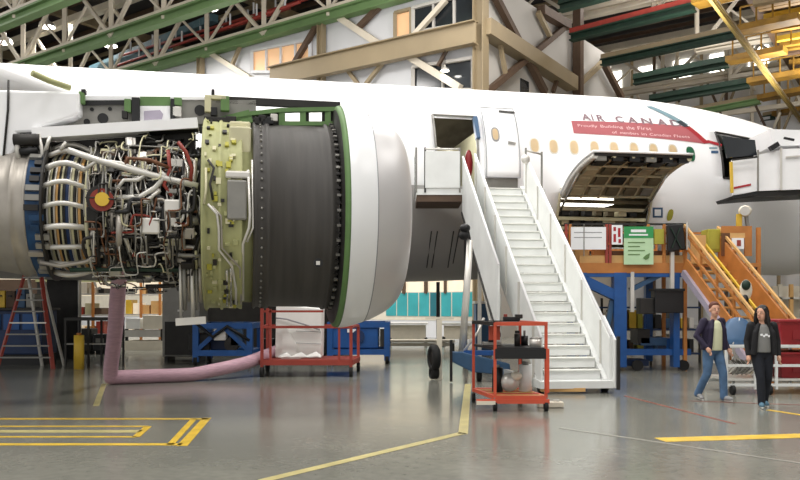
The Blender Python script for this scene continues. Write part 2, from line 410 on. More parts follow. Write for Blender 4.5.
# crane beams on the right
CB = [((571,38),(695,7),(718,1),17,'red_beam','green_dark'), ((602,63),(735,35),(752,31),17,'brown_steel','green_dark'), ((634,82),(728,64),(756,58),17,'green_dark','green_dark'),
      ((650,102),(749,85),(772,80),17,'green_dark','green_dark'), ((690,114),(760,101),(788,96),17,'brown_steel','green_beam'), ((738,124),(775,117),(800,112),17,'brown_steel','green_dark'),
      ((560,8),(640,-14),(660,-20),17,'green_dark','green_dark')]
names = ('red topped crane beam nearest the braced wall', 'pale topped dark green crane beam below the red one', 'all green crane beam, third up from the nose', 'green crane beam just above the banner end', 'pale edged crane beam low over the nose', 'short crane beam lowest over the nose', 'green crane beam at the very top of the view')
for (a, q, s, z, m1, m2), lb in zip(CB, names):
    r = thing('crane_beam', lb, 'crane beam', group='overhead crane beams')
    p0 = chord_pt(*a, z); p1 = chord_pt(*q, z); p2 = p1+(p1-p0).normalized()*3.4
    B().ibeam(p0, p1, .5, .42, .08).build('girder', m2, r)
    B().bar(p0+V((0,0,.36)), p1+V((0,0,.36)), .4, .28).build('top_rail', m1, r)
    B().bar(p1+V((0,0,.2)), p2+V((0,0,.2)), 1.1, .35).build('hoist_platform', 'yellow_roof', r)
    bb = B()
    for i in range(5):
        c = p1+(p2-p1)*(i/4); bb.bar(c+V((0,-.7,.3)), c+V((0,-.7,1.3)), .08, .08)
    bb.bar(p1+V((0,-.7,1.3)), p2+V((0,-.7,1.3)), .08, .08); bb.build('hand_rail', 'yellow_roof', r)
# yellow girder and gold platform beyond it
g0 = chord_pt(706,-8,16.2); g1 = chord_pt(800,120,16.2); gd = (g1-g0).normalized(); g1 = g1+gd*14; g0 = g0-gd*8
yr = thing('yellow_girder', 'long yellow girder slanting down at the upper right', 'crane girder')
B().ibeam(g0, g1, .16, .28, .05).build('girder', 'olive_ochre', yr)
B().bar(g0+V((0,0,.24)), g1+V((0,0,.24)), .2, .08).build('rail', 'brown_steel', yr)
random.seed(4)
r2 = thing('crane_platform', 'gold painted crane platform filling the upper right corner', 'crane platform')
gs = V((gd.y, -gd.x, 0)); L = (g1-g0).length
for k in range(int(L/.8)):
    a = g0+gd*(k*.8)+gs*.6+V((0,0,1.9+random.random()*.5)); ln = 26
    a = a-gd*3
    B().bar(a, a+gs*ln-gd*0, .3+random.random()*.3, .3).build('cross_member', ('yellow_roof','yellow_roof','dark_brown','yellow','brown_steel')[k % 5], r2)
for k in range(5):
    a = g0+gs*(5+k*5)+V((0,0,.5)); B().bar(a, a+gd*L, .4, .6).build('long_member', ('yellow_roof','beige_steel')[k % 2], r2)
B().plate([g0+V((0,0,2.6)), g1+V((0,0,2.6)), g1+gs*28+V((0,0,2.6)), g0+gs*28+V((0,0,2.6))], V((0,0,.15))).build('deck', 'dark_brown', r2)
# background truss clutter, right side
random.seed(9)
for k in range(5):
    p = C0+D2*(14+k*9)-D1*2+V((0,0,19.5))
    truss('roof_truss', p, ('first','second','third','fourth','fifth')[k]+' pale truss behind the right crane beams, counted from the braced wall', -46, -2, 5, 4.4, 'beige_steel', 'beige_steel', .35)
# pale lattice wall behind the right crane beams
wb0 = C0+D2*36
lw_ = thing('wall_back', 'pale lattice braced wall seen between the right crane beams', 'wall', kind='structure')
B().plate([wb0+D1*14, wb0-D1*40, wb0-D1*40+V((0,0,25.5)), wb0+D1*14+V((0,0,25.5))], D2*.3).build('panel', 'wall_white', lw_)
random.seed(19)
for k in range(27):
    a = wb0+D1*(13-k*2)-D2*1.2; B().bar(a, a+V((0,0,25)), .22, .22).build('post', ('beige_steel','brown_steel','dark_brown')[k % 3], lw_)
    z = 12+(k % 3)*3; q = a-D1*2; B().bar(a+V((0,-.3,z)), q+V((0,-.3,z+5)), .18, .18).build('brace', ('brown_steel','beige_steel')[k % 2], lw_); B().bar(q+V((0,-.5,z+1)), a+V((0,-.5,z+6)), .18, .18).build('brace', ('beige_steel','dark_brown')[k % 2], lw_)
for z in (11, 14.2, 17.5, 20.5, 23.5): B().bar(wb0+D1*14-D2*1.5+V((0,0,z)), wb0-D1*40-D2*1.5+V((0,0,z)), .3, .35).build('girt', ('brown_steel','beige_steel')[int(z) % 2], lw_)
for k in range(9):
    a = wb0+D1*(11-k*3.1)-D2*.05; B().plate([a+V((0,0,21)), a-D1*1.5+V((0,0,21)), a-D1*1.5+V((0,0,23)), a+V((0,0,23))], D2*-.05).build('skylight_pane', 'strip_glow', lw_)
# high-bay lamps
lamp = thing('bay_lamp', 'bright high-bay lamp at the far left edge, left of the near truss post', 'lamp', (0,0,0), group='high-bay lamps')
B().lathe([(0,.08),(.25,.1),(.5,.5),(.75,.55)], (0,0,.75), (0,0,-1), 20).build('lamp_shade', 'light_steel', lamp)
B().ell((0,0,.12), (.42,.42,.22)).build('bulb', 'lamp_glow', lamp)
B().cyl((0,0,.7), (0,0,3), .05, 8).build('hanger', 'dark_metal', lamp)
LP = [((5,43),21,''), ((47,27),21,'bright high-bay lamp second from the left edge'), ((210,9),22.4,'bright high-bay lamp above the green wall girder'), ((110,46),21.5,'small high-bay lamp low between the two left trusses'),
      ((445,71),11.5,'small hanging lamp seen through the lower office window'), ((786,18),22,'high-bay lamp among the gold crane members')]
for k, ((x, y), z, lb) in enumerate(LP):
    p = chord_pt(x, y, z)
    if k == 4: p = hit1(445, 71, .7)
    if k == 0: lamp.location = p
    elif k == 4: dup(lamp, p, 0, 'hanging lamp in front of the lower office window').scale = (.4,.4,.4)
    else: dup(lamp, p, 0, lb)
def marking(name, polys, m, label, cat='floor marking'):
    bb = B()
    for pl in polys: bb.plate([G(*p)+V((0,0,.001)) for p in pl], V((0,0,.003)))
    return tag(bb.build(name, m), label, cat, kind='thing')
def line(x0,y0,x1,y1,w):   # painted line with a real width in metres
    a, c = G(x0,y0), G(x1,y1); d = (c-a).normalized(); s = V((-d.y, d.x, 0))*w/2
    return [a-s, c-s, c+s, a+s]
def mline(name, lines, m, label, z=.002):
    bb = B()
    for l in lines: bb.plate([p+V((0,0,z)) for p in line(*l)], V((0,0,.002)))
    return tag(bb.build(name, m), label, 'floor marking')
mline('painted_rectangle', [(-60,419,208,419,.14), (-60,444.5,182,444.5,.14), (207,418,182,446,.13), (194,419,170,445,.09), (-60,426.5,148,426.5,.1), (-60,437,136,437,.1), (148,426.5,136,437,.1)], 'floor_yellow', 'yellow double outlined rectangle painted on the floor at lower left')
mline('painted_band', [(-60,431.5,141,431.5,.22)], 'floor_pale', 'worn yellow band inside the painted rectangle')
mline('painted_line', [(262,481,463,433,.13), (463,434,468,384,.13)], 'floor_pale', 'yellow line bending at the foreground and running toward the tool cart')
mline('painted_line', [(660,440,830,435,.3)], 'floor_yellow', 'thick yellow stripe painted in front of the two walkers')
mline('painted_line', [(768,410,820,418,.1)], 'floor_yellow', 'thin yellow line at the heels of the woman')
mline('painted_line', [(560,428,860,472,.07)], 'floor_white', 'faint pale line crossing the floor at lower right')
mline('painted_line', [(625,396,735,424,.06), (690,401,800,405,.06)], 'floor_red', 'faint red lines on the floor by the walkers')
mline('painted_line', [(104,384,150,383,.1), (104,384,96,406,.1)], 'floor_pale', 'pale corner line on the floor at the foot of the pink hose')
# ---------------------------------------------------------------- airliner
YAW = rad(11.5); A0 = V((0, 26.5, 0)); AM = Matrix.Rotation(YAW, 3, 'Z')
def A(x, y, z): return A0+AM @ V((x, y, z))
def Ainv(p): return AM.transposed() @ (V(p)-A0)
air = thing('airliner', 'white wide-body airliner with an uncowled engine, open doors and raised cargo door', 'aircraft', A0, YAW)
obs = [(-200,52,268),(50,66,279),(200,74,278),(400,85.5,277.5),(500,91.5,277),(600,97,276),(640,101,275.5),(680,107.5,275),(720,117,275),(750,126,275),(790,140,275)]
ST = []
for (px, t, bt) in obs:
    k = (px-400)/F; s_ = math.tan(YAW)
    Y = A0.y/(1-k*s_); X = k*Y
    at, ab = math.atan((HY-t)/F), math.atan((HY-bt)/F)
    at = math.atan(math.tan(at)); ab = math.atan(math.tan(ab))
    c, h = (at+ab)/2, (at-ab)/2
    r = Y/math.cos(c)*math.sin(h); zc = CH+Y*math.tan(c)
    ST.append((Ainv((X, Y, 0)).x, r, zc))
# constant section up to px 500
r0 = ST[3][1]; z0 = ST[3][2]
ST = [(s, r0 if s < 2 else r, z0 if s < 2 else z) for (s, r, z) in ST]
ls, lr, lz = ST[-1]
ST += [(ls+1.5, lr*.84, lz-.15), (ls+2.8, lr*.62, lz-.35), (ls+3.7, lr*.36, lz-.5), (ls+4.2, .02, lz-.6)]
ST = [(-30, r0*.8, z0+.4), (-22, r0, z0)]+ST[1:]
def fus(s):
    if s <= ST[0][0]: return ST[0][1], ST[0][2]
    for i in range(len(ST)-1):
        a, c = ST[i], ST[i+1]
        if s <= c[0]:
            u = (s-a[0])/(c[0]-a[0])
            # Hermite for smoothness
            def sl(j, q):
                if j <= 0 or j >= len(ST)-1: return 0
                return (ST[j+1][q]-ST[j-1][q])/(ST[j+1][0]-ST[j-1][0])
            out = []
            for q in (1, 2):
                d = c[0]-a[0]; m0, m1 = sl(i, q)*d, sl(i+1, q)*d
                if i+2 >= len(ST)-3: m0 = m1 = c[q]-a[q]
                out.append((2*u**3-3*u*u+1)*a[q]+(u**3-2*u*u+u)*m0+(-2*u**3+3*u*u)*c[q]+(u**3-u*u)*m1)
            return out[0], out[1]
    return ST[-1][1], ST[-1][2]
def FS(s, ph, e=0):     # ph = angle from horizontal on the camera side, upward
    r, zc = fus(s); return A(s, -(r+e)*math.cos(ph), zc+(r+e)*math.sin(ph))
def fhit(px, py):
    o = V((0, 0, CH)); d = V(((px-400)/F, 1, (HY-py)/F)); y = 17.0
    prev = None
    while y < 34:
        q = Ainv(o+d*y); r, zc = fus(q.x); g = math.hypot(q.y, q.z-zc)-r
        if g < 0:
            lo, hi = y-.25, y
            for _ in range(30):
                m = (lo+hi)/2; q = Ainv(o+d*m); r, zc = fus(q.x)
                if math.hypot(q.y, q.z-zc)-r < 0: hi = m
                else: lo = m
            return q.x, math.atan2(q.z-zc, -q.y)
        y += .25
    q = Ainv(o+d*26.5); return q.x, 1.2
# openings (s0,s1,ph0,ph1) from the photograph
def opening(x0, x1, y0, y1):
    s0 = fhit(x0, (y0+y1)/2)[0]; s1 = fhit(x1, (y0+y1)/2)[0]
    xm = (x0+x1)/2
    return [s0, s1, fhit(xm, y1)[1], fhit(xm, y0)[1]]
O2 = opening(436, 478, 116, 188)
OC = opening(556, 647, 194, 250)
O1 = opening(722, 757, 137, 180)
OPN = [O2, OC, O1]
ss = set(); pp = set()
s = -30.0
while s < ST[-1][0]: ss.add(round(s, 3)); s += .5 if s < ls else .2
ss.add(round(ST[-1][0], 3))
for k in range(97): pp.add(round(-math.pi+2*math.pi*k/96, 4))
def snap(st, vals, tol):
    for v in vals:
        for x in list(st):
            if abs(x-v) < tol and x not in vals and abs(x-ST[-1][0]) > 1e-3 and abs(abs(x)-math.pi) > .01: st.discard(x)
        st.add(v)
for o in OPN:
    for k in range(4): o[k] = round(o[k], 4)
snap(ss, [o[k] for o in OPN for k in (0, 1)], .12); snap(pp, [o[k] for o in OPN for k in (2, 3)], .02)
ss = sorted(ss); pp = sorted(pp)
def keep(i, j):
    a, c = (ss[i]+ss[i+1])/2, (pp[j]+pp[j+1])/2
    return not any(o[0] < a < o[1] and o[2] < c < o[3] for o in OPN)
fb = B(); fb.grid(lambda i, j: FS(ss[i], pp[j]), len(ss)-1, len(pp)-1, True, keep)
fo = fb.build('fuselage', 'fuselage_white', air, fix=True)
sm = fo.modifiers.new('skin_thickness', 'SOLIDIFY'); sm.thickness = .12; sm.offset = -1
# jamb lining of the openings + interiors
def patch(name, s0, s1, a0, a1, e, m, par=air, n=12, th=.0, k=16):
    bb = B().grid(lambda i, j: FS(s0+(s1-s0)*i/k, a0+(a1-a0)*j/n, e), k, n)
    o = bb.build(name, m, par)
    if th: md = o.modifiers.new('thick', 'SOLIDIFY'); md.thickness = th; md.offset = 0
    return o
def frame_of(o, m, w=.07, name='door_frame'):
    bb = B()
    for (a, c) in (((o[0],o[2]),(o[0],o[3])), ((o[1],o[2]),(o[1],o[3])), ((o[0],o[3]),(o[1],o[3])), ((o[0],o[2]),(o[1],o[2]))):
        bb.tube([FS(a[0]+(c[0]-a[0])*i/10, a[1]+(c[1]-a[1])*i/10, .01) for i in range(11)], w/2, 6)
    return bb.build(name, m, air)
f2 = frame_of(O2, 'grey_metal'); f1 = frame_of(O1, 'dark_metal'); fc = frame_of(OC, 'cargo_rib', .09, 'cargo_door_frame')
# cabin and hold interiors
cz = z0-.75
bb = B(); bb.box2((-8, -2.7, cz-.1), (8.6, 2.7, cz)); bb.v = [A(*p) for p in bb.v]; bb.build('cabin_floor', 'liner', air)
def fgrid(name, r, m, a0, a1, s0=-8, s1=11):
    bb = B().grid(lambda i, j: FS(s0+(s1-s0)*i/10, a0+(a1-a0)*j/20, -r), 10, 20); return bb.build(name, m, air)
fgrid('cabin_lining', .5, 'liner', rad(60), rad(190))
for (s_a, m, n) in ((O2[0]-.35, 'dark_brown', 'partition'), (O2[1]+.5, 'beige_metal', 'partition'), (O1[1]+.5, 'dark_metal', 'partition')):
    bb = B().box2((s_a, -2.5, cz), (s_a+.05, 1.5, cz+2.3)); bb.v = [A(*p) for p in bb.v]; bb.build(n, m, air)
for (s_a, y, h, m) in ((O2[0]+.15, -1.6, .9, 'dark_brown'), (O2[0]+.8, -1.0, 1.2, 'black'), (O2[0]+.45, -.2, 1.5, 'grey_metal')):
    bb = B().box2((s_a, y, cz), (s_a+.5, y+.6, cz+h)); bb.v = [A(*p) for p in bb.v]; bb.build('galley_unit', m, air, bevel=.05)
bb = B()
for k in range(2): bb.tube([A(O2[0]+.2, -1.9+k*.3, cz+1.3+k*.35), A(O2[1]-.2, -1.7, cz+1.55-k*.2)], .09, 8)
bb.build('grab_tube', 'cargo_rib', air)
B().ell(A(O2[1]-.12, -2.5, cz+1.0), (.13,.15,.45)).build('red_cover', 'red_bin', air)
# hold
hz = OC[2]
s0c, s1c = OC[0]-1.5, OC[1]+1.2
fgrid('hold_lining', .55, 'cargo_liner', rad(150), rad(215), s0c, s1c)
def abox(name, a, c, m, **k):
    bb = B().box2(a, c); bb.v = [A(*p) for p in bb.v]; return bb.build(name, m, air, **k)
ztop = FS(OC[0], OC[3]).z; zbot = FS(OC[0], OC[2]).z
abox('hold_ceiling', (s0c, -2.95, ztop+.02), (s1c, 2.6, ztop+.1), 'cargo_rib')
abox('hold_end', (s0c-.05, -2.6, zbot), (s0c, 2.6, ztop), 'cargo_liner'); abox('hold_end', (s1c, -2.6, zbot), (s1c+.05, 2.6, ztop), 'cargo_liner')
abox('hold_floor', (s0c, -2.5, zbot-.1), (s1c, 2.6, zbot), 'dark_metal')
abox('hold_back', (s0c, 1.0, zbot), (s1c, 1.1, ztop), 'cargo_liner')
bb = B().box2((OC[0]+.1, -2.55, ztop-.24), (OC[0]+2.0, -1.9, ztop-.04)); bb.v = [A(*p) for p in bb.v]; bb.build('ceiling_glow', 'strip_glow', air)  # glowing box put in for the bright lit hold ceiling
random.seed(2)
for k in range(3):
    zz = ztop-.42-k*.30; bb = B().box2((OC[0]+.02, -2.8, zz-.06), (OC[1]-.1, -2.7, zz+.04)); bb.v = [A(*p) for p in bb.v]; bb.build('cargo_restraint', ('cargo_rib','beige_metal','cargo_rib')[k], air)
    for q in range(7):
        s_a = OC[0]+.2+q*.38; bb = B().box2((s_a, -2.7, zz-.2), (s_a+.16+random.random()*.1, -2.4, zz-.04)); bb.v = [A(*p) for p in bb.v]; bb.build('cargo_latch', random.choice(['dark_metal','liner','black','cargo_rib']), air)
# belly fairing
def fair(i, j):
    s = -14+17.2*i/24; a = rad(-150)+rad(138)*j/24
    r, zc = fus(s); u = (s+14)/17.2; e = .16*math.sin(math.pi*min(1, u*1.0))**.5
    return FS(s, a, e+.012)
bb = B().grid(lambda i, j: FS(-14+17.6*i/30, rad(-165)+rad(155.5)*j/24, .02+.18*(max(0, math.sin(math.pi*min(1, i/30)))**.6)), 30, 24)
bb.build('belly_fairing', 'belly_grey', air)
for (xa, ya, xb, yb) in ((430,228,426,262), (436,228,431,262), (452,228,447,262), (458,226,452,258)):
    sa, pa = fhit(xa, ya); sb, pb_ = fhit(xb, yb)
    B().tube([FS(sa, pa, .21), FS(sb, pb_, .21)], .018, 5).build('drain_seam', 'dark_metal', air)
# decals and windows
def decal(name, poly, m, e=.012, th=0, sub=10):
    # polygon in photo pixels -> real patch on the fuselage skin (bilinear quad)
    (a, b_, c, d) = [fhit(*p) for p in poly]
    def fn(i, j):
        u, v = i/sub, j/sub
        s = (a[0]*(1-u)+b_[0]*u)*(1-v)+(d[0]*(1-u)+c[0]*u)*v
        p = (a[1]*(1-u)+b_[1]*u)*(1-v)+(d[1]*(1-u)+c[1]*u)*v
        return FS(s, p, e)
    return B().grid(fn, sub, sub).build(name, m, air)
banner = decal('banner', [(571,121),(688,127),(705,144),(573.5,133.5)], 'banner_red', .015)
decal('ribbon_stripe', [(646,107),(651,106.5),(688,125),(683,127)], 'ribbon_teal', .02)
decal('ribbon_stripe', [(676,122),(681,121),(689,127.5),(684,127.5)], 'ribbon_dark', .024)
decal('ribbon_stripe', [(684,127),(689,126.5),(709,143.5),(704,144)], 'ribbon_red', .022)
decal('ribbon_stripe', [(703,141.5),(708,140.5),(722,144.5),(721,147)], 'ribbon_red', .024)
decal('flag_mark', [(709,147.5),(717,147.5),(717,149),(709,149)], 'ribbon_teal', .015)
decal('flag_mark', [(711,151),(718,151),(718,153.5),(711,153.5)], 'blue_grey', .015)
sq = decal('placard', [(652.5,207.5),(662.5,207.5),(662.5,217.5),(652.5,217.5)], 'blue_grey', .015)
decal('placard_face', [(654.3,209.3),(660.7,209.3),(660.7,215.7),(654.3,215.7)], 'sign_white', .02)
def oval(name, px, py, w, h, m, e=.014, p=2.6):
    s, a = fhit(px, py); r, _ = fus(s); vs = []; n = 28
    for k in range(n):
        t = 2*math.pi*k/n; cx = math.copysign(abs(math.cos(t))**(2/p), math.cos(t))*w/2; cy = math.copysign(abs(math.sin(t))**(2/p), math.sin(t))*h/2
        vs.append(FS(s+cx, a+cy/r, e))
    bb = B(); c = FS(s, a, e); bb.add([c]+vs, [(0, 1+k, 1+(k+1) % n) for k in range(n)], False)
    return bb.build(name, m, air)
oval('window', 493, 137, .26, .48, 'seam', .035); oval('window', 493, 137, .2, .42, 'window_cream', .045)
for px, py in ((534.5,145.5),(553.5,146.5),(574,147.3),(594.5,148),(614,148.8),(634,149.5),(653.5,150.5),(673,151.5)):
    oval('window_surround', px, py, .33, .52, 'light_steel', .010); oval('window', px, py, .25, .43, 'window_cream', .016)
oval('window_plug', 690.5, 154, .30, .5, 'oval_green', .02)
oval('hatch', 670, 215, .2, .38, 'olive', .014)
# door 2 (open, slid forward) 
OD = opening(484, 517, 113, 178)
a2 = patch('door', OD[0], OD[1], OD[2], OD[3], .10, 'fuselage_white', th=.16)
bb = B()
for (a, c) in (((OD[0],OD[2]),(OD[0],OD[3])), ((OD[1],OD[2]),(OD[1],OD[3])), ((OD[0],OD[3]),(OD[1],OD[3])), ((OD[0],OD[2]),(OD[1],OD[2]))):
    bb.tube([FS(a[0]+(c[0]-a[0])*i/10, a[1]+(c[1]-a[1])*i/10, .185) for i in range(11)], .012, 5)
bb.build('door_seal', 'seam', a2)
oval('door_window', 493.5, 137.5, .26, .46, 'seam', .188).parent = a2; oval('door_window', 493.5, 137.5, .18, .36, 'window_cream', .195).parent = a2
for (q, m) in (([(497,115),(513,116.5),(513,118.5),(497,117)], 'dark_metal'), ([(506,144),(514,145.5),(513,148),(506,147)], 'grey_metal')):
    d = decal('door_handle', q, m, .2, sub=2); d.parent = a2
decal('door_sill', [(484,178),(517,178.5),(517,188),(484,188)], 'grey_metal', .06)
bb = B().bar(FS(O2[1]+.02, .55, .02), FS(O2[1]+.02, .30, .02), .12, .16); bb.build('door_hinge', 'blue_grey', air)
# door 1 hint: yellow edge strip
decal('door_edge', [(729,163),(732,163),(733,193),(730,193)], 'yellow', .05, sub=4)
# lettering
def letters(name, text, p_start, p_end, height_m, m, par, e=.03, spacing=1.0, font_scale=None):
    cu = bpy.data.curves.new(name, 'FONT'); cu.body = text; cu.size = 1; cu.space_character = spacing; cu.offset = .025 if len(text) == 1 else 0; cu.resolution_u = 4
    ob = bpy.data.objects.new('tmp', cu); COL.objects.link(ob)
    dg = bpy.context.evaluated_depsgraph_get(); me = bpy.data.meshes.new_from_object(ob.evaluated_get(dg))
    bpy.data.objects.remove(ob)
    xs = [v.co.x for v in me.vertices]; ys = [v.co.y for v in me.vertices]
    x0, x1, y0, y1 = min(xs), max(xs), min(ys), max(ys)
    return me, (x0, x1, y0, y1)
def fus_text(name, text, pa, pb, hm, m, par, e, spacing):
    me, (x0, x1, y0, y1) = letters(name, text, 0, 0, 0, m, par, spacing=spacing)
    s0, a0 = fhit(*pa); s1, a1 = fhit(*pb); bb = B()
    vs = []
    for v in me.vertices:
        u = (v.co.x-x0)/(x1-x0); s = s0+(s1-s0)*u; a = a0+(a1-a0)*u; r, _ = fus(s)
        vs.append(FS(s, a+(v.co.y-y0)/(y1-y0)*hm/r, e))
    bb.add(vs, [tuple(p.vertices) for p in me.polygons])
    return bb.build(name, m, par, fix=False)
for ch, x0, x1 in zip('AIRCANAD', (582.5,592.5,598,616.5,628.5,642.5,658,671.5), (591.5,594,605,624.5,638.5,653,668,683)):
    fus_text('letter', ch, (x0, 120.4+(x0-582)*.068), (x1, 120.4+(x1-582)*.068), .30, 'letter_grey', air, .02, 1)
def words(txt, pa, pb, hm):
    n = len(txt); i = 0
    for w in txt.split(' '):
        j = i+len(w); f = lambda q: (pa[0]+(pb[0]-pa[0])*q/n, pa[1]+(pb[1]-pa[1])*q/n)
        fus_text('banner_word', w, f(i), f(j-.15), hm, 'letter_white', banner, .024, 1.0); i = j+1
words('Proudly Building the First', (578,128.0), (652,130.8), .14); words('of members in Canadian Fleets', (612,133.8), (690,138.6), .10)
# cargo door: raised, hinged at the top of its opening
N = 8; M_ = 14
def cd(i, j, e=0.0):      # i along fuselage 0..1, j outward 0..1
    s = OC[0]-.02+(OC[1]-OC[0]+.15)*i
    hinge = Ainv(FS(s, OC[3], .05)); out = 2.9*j
    y = hinge.y-out+.12*math.sin(math.pi*j); z = hinge.z-.08+1.75*math.sin(j*math.pi*.5)**.9*.50+e+.12*j
    return A(s, y, z)
_h = Ainv(P(597,155,21.6))
def cdp(u, v, e=0):
    s = OC[0]-.02+(OC[1]-OC[0]+.0)*u+.15*u*0
    r, zc = fus(s); hy, hz_ = -(r+.02)*math.cos(OC[3]), zc+(r+.02)*math.sin(OC[3])
    L = 2.35; y = hy-L*(v-.10*math.sin(math.pi*v)); z = hz_-.02+.50*v+.40*math.sin(math.pi*v*.62)
    return A(s, y, z+e)
doorb = B().grid(lambda i, j: cdp(i/12, j/12, .0), 12, 12)
cdo = doorb.build('cargo_door', 'fuselage_white', air); md = cdo.modifiers.new('t', 'SOLIDIFY'); md.thickness = .06; md.offset = 0
B().grid(lambda i, j: cdp(.02+.96*i/12, .02+.96*j/12, -.05), 12, 12).build('door_liner', 'cargo_liner', cdo)
for k in range(6):
    u = .03+.94*k/5
    B().tube([cdp(u, .02+.96*j/12, -.12) for j in range(13)], .085 if k in (0, 5) else .05, 6).build('door_rib', 'cargo_rib' if k else 'light_steel', cdo)
for k in range(5):
    v = .05+.22*k
    B().tube([cdp(.03+.94*i/8, min(.98, v), -.13) for i in range(9)], .045, 6).build('door_stringer', ('cargo_rib','cargo_rib','cargo_rib','cargo_rib','dark_metal')[k], cdo)
random.seed(5)
for i in range(5):
    for j in range(4):
        u = .06+.19*i; v = .09+.22*j
        q = [cdp(u+.02, v+.02, -.1), cdp(u+.14, v+.02, -.1), cdp(u+.14, v+.15, -.1), cdp(u+.02, v+.15, -.1)]
        B().plate(q, V((0,0,-.06-.06*random.random()))).build('door_pocket', ('black' if j == 3 else random.choice(['dark_metal','liner','grey_metal','liner','grey_metal','cargo_rib','cargo_liner'])), cdo)
for i in range(6):
    u = .04+.165*i; a, c = cdp(u, .96, -.17), cdp(u+.1, .96, -.17)
    B().bar(a, c, .12, .14).build('door_latch', 'black' if i % 3 else 'grey_metal', cdo)
B().bar(cdp(.02,.97,-.05), cdp(1,.97,-.05), .1, .12).build('door_edge', 'dark_metal', cdo)
bb = B().bar(FS(OC[0], OC[3]+.03, .06), FS(OC[1], OC[3]+.03, .06), .1, .14); bb.build('hinge_beam', 'beige_metal', cdo)
for u in (.04, .96): B().tube([cdp(u, .6, -.15), A(Ainv(cdp(u,0)).x, Ainv(cdp(u,0)).y+.25, ztop-.5)], .035, 8).build('door_actuator', 'steel', cdo)
# wing
def foil(le, chord, th, n=14):
    pts = []
    for k in range(n+1):
        u = (1-math.cos(math.pi*k/n))/2; t = 5*th*(.2969*math.sqrt(u)-.126*u-.3516*u*u+.2843*u**3-.1015*u**4)
        pts.append((u, t))
    up = [le+AM @ V((-u*chord, 0, t*chord)) for u, t in pts]; lo = [le+AM @ V((-u*chord, 0, -t*chord*.8)) for u, t in reversed(pts[1:-1])]
    return up+lo
wr_ = [(V((-1.7,24.3,3.5)), 11.5, .10), (P(78,97,15.4), 8.4, .10), (P(-90,36,12.6), 7.2, .1), (V((-12.4,6.4,7.2)), 4.6, .09)]
B().loft([foil(*w) for w in wr_]).build('wing', 'white_paint', air)
# ---------------------------------------------------------------- engine
EY = rad(11.5); ED = V((math.cos(EY), math.sin(EY), 0)); EN = V((math.sin(EY), -math.cos(EY), 0)); E0 = V((-1.02, 14.3, 3.25))
UZ = V((0,0,1))
def tp(px, off=0):       # distance along the engine axis whose point (moved `off` towards the camera) falls at column px
    k = (px-400)/F; o = E0+EN*off
    return (k*o.y-o.x)/(ED.x-ED.y*k)
def EPt(t, r, a): return E0+ED*t+EN*(r*math.cos(a))+UZ*(r*math.sin(a))
def hitE(px, py, off=0): return ray_plane(px, py, E0+EN*off, EN)
def elathe(name, prof, m, par, n=64, **k): return B().lathe(prof, E0, ED, n, **k).build(name, m, par)
def T(px): return tp(px, 1.0 if px < 120 else (1.0-(px-120)*.004 if px < 245 else (.5 if px < 300 else .8)))
core = elathe('engine', [(T(-60),.62),(T(-40),.72),(T(-8),.93),(T(14),.98),(T(30),.98),(T(42),.88),(T(64),.86),(T(86),.84),(T(100),.88),(T(130),.9),(T(165),.98),(T(190),1.05),(T(204),1.2)], 'dark_metal', air)
elathe('exhaust_nozzle', [(T(-70),.85),(T(-30),.96),(T(-6),1.02),(T(0),1.04),(T(8),1.05),(T(10),1.09),(T(12),1.05),(T(22),1.03),(T(24),1.07),(T(26),1.0)], 'titanium', core)
elathe('turbine_band', [(T(24.5),1.03),(T(26),1.07),(T(38),1.06),(T(40),1.10),(T(42),1.10),(T(42.5),1.0)], 'blue_band', core)
elathe('flange_ring', [(T(41),1.1),(T(41),1.15),(T(43.5),1.15),(T(43.5),1.0)], 'dark_metal', core)
random.seed(21)
for k in range(22):      # blocks around the blue band
    a = rad(-75+k*8); t = T(25+random.random()*10)
    B().bar(EPt(t, 1.09, a), EPt(t+.12+random.random()*.12, 1.09, a), .09, .06, up=(EN*math.cos(a)+UZ*math.sin(a))).build('band_boss', random.choice(['dark_metal','titanium','blue_band','grey_metal']), core)
# cooling manifold cage
for k in range(16):
    t = T(45.5+k*2.5); r = .93+.05*math.sin(math.pi*k/15)
    B().lathe([(t-.012, r-.05), (t-.012, r), (t+.014+.012*(k % 3), r), (t+.014+.012*(k % 3), r-.05)], E0, ED, 48).build('cooling_ring', ('light_steel','beige_metal','dark_metal','light_steel','orange_pale','black','beige_metal','dark_metal','blue_dark')[k % 9], core)
for k in range(10):
    a = rad(-74+k*18); pts = []
    for i in range(9):
        u = i/8; pts.append(EPt(T(43+43*u), 1.04+.10*math.sin(math.pi*u)-.04*u, a+rad(3)*math.sin(math.pi*u)))
    B().tube(pts, .04 if k % 3 else .048, 8).build('manifold_tube', 'light_steel', core)
elathe('manifold_flange', [(T(85),.95),(T(85),1.08),(T(88.5),1.08),(T(88.5),.95)], 'beige_metal', core)
elathe('compressor_flange', [(T(118),.98),(T(118),1.04),(T(121),1.04),(T(121),.98)], 'grey_metal', core)
elathe('compressor_flange', [(T(150),1.0),(T(150),1.1),(T(153),1.1),(T(153),1.0)], 'grey_metal', core)
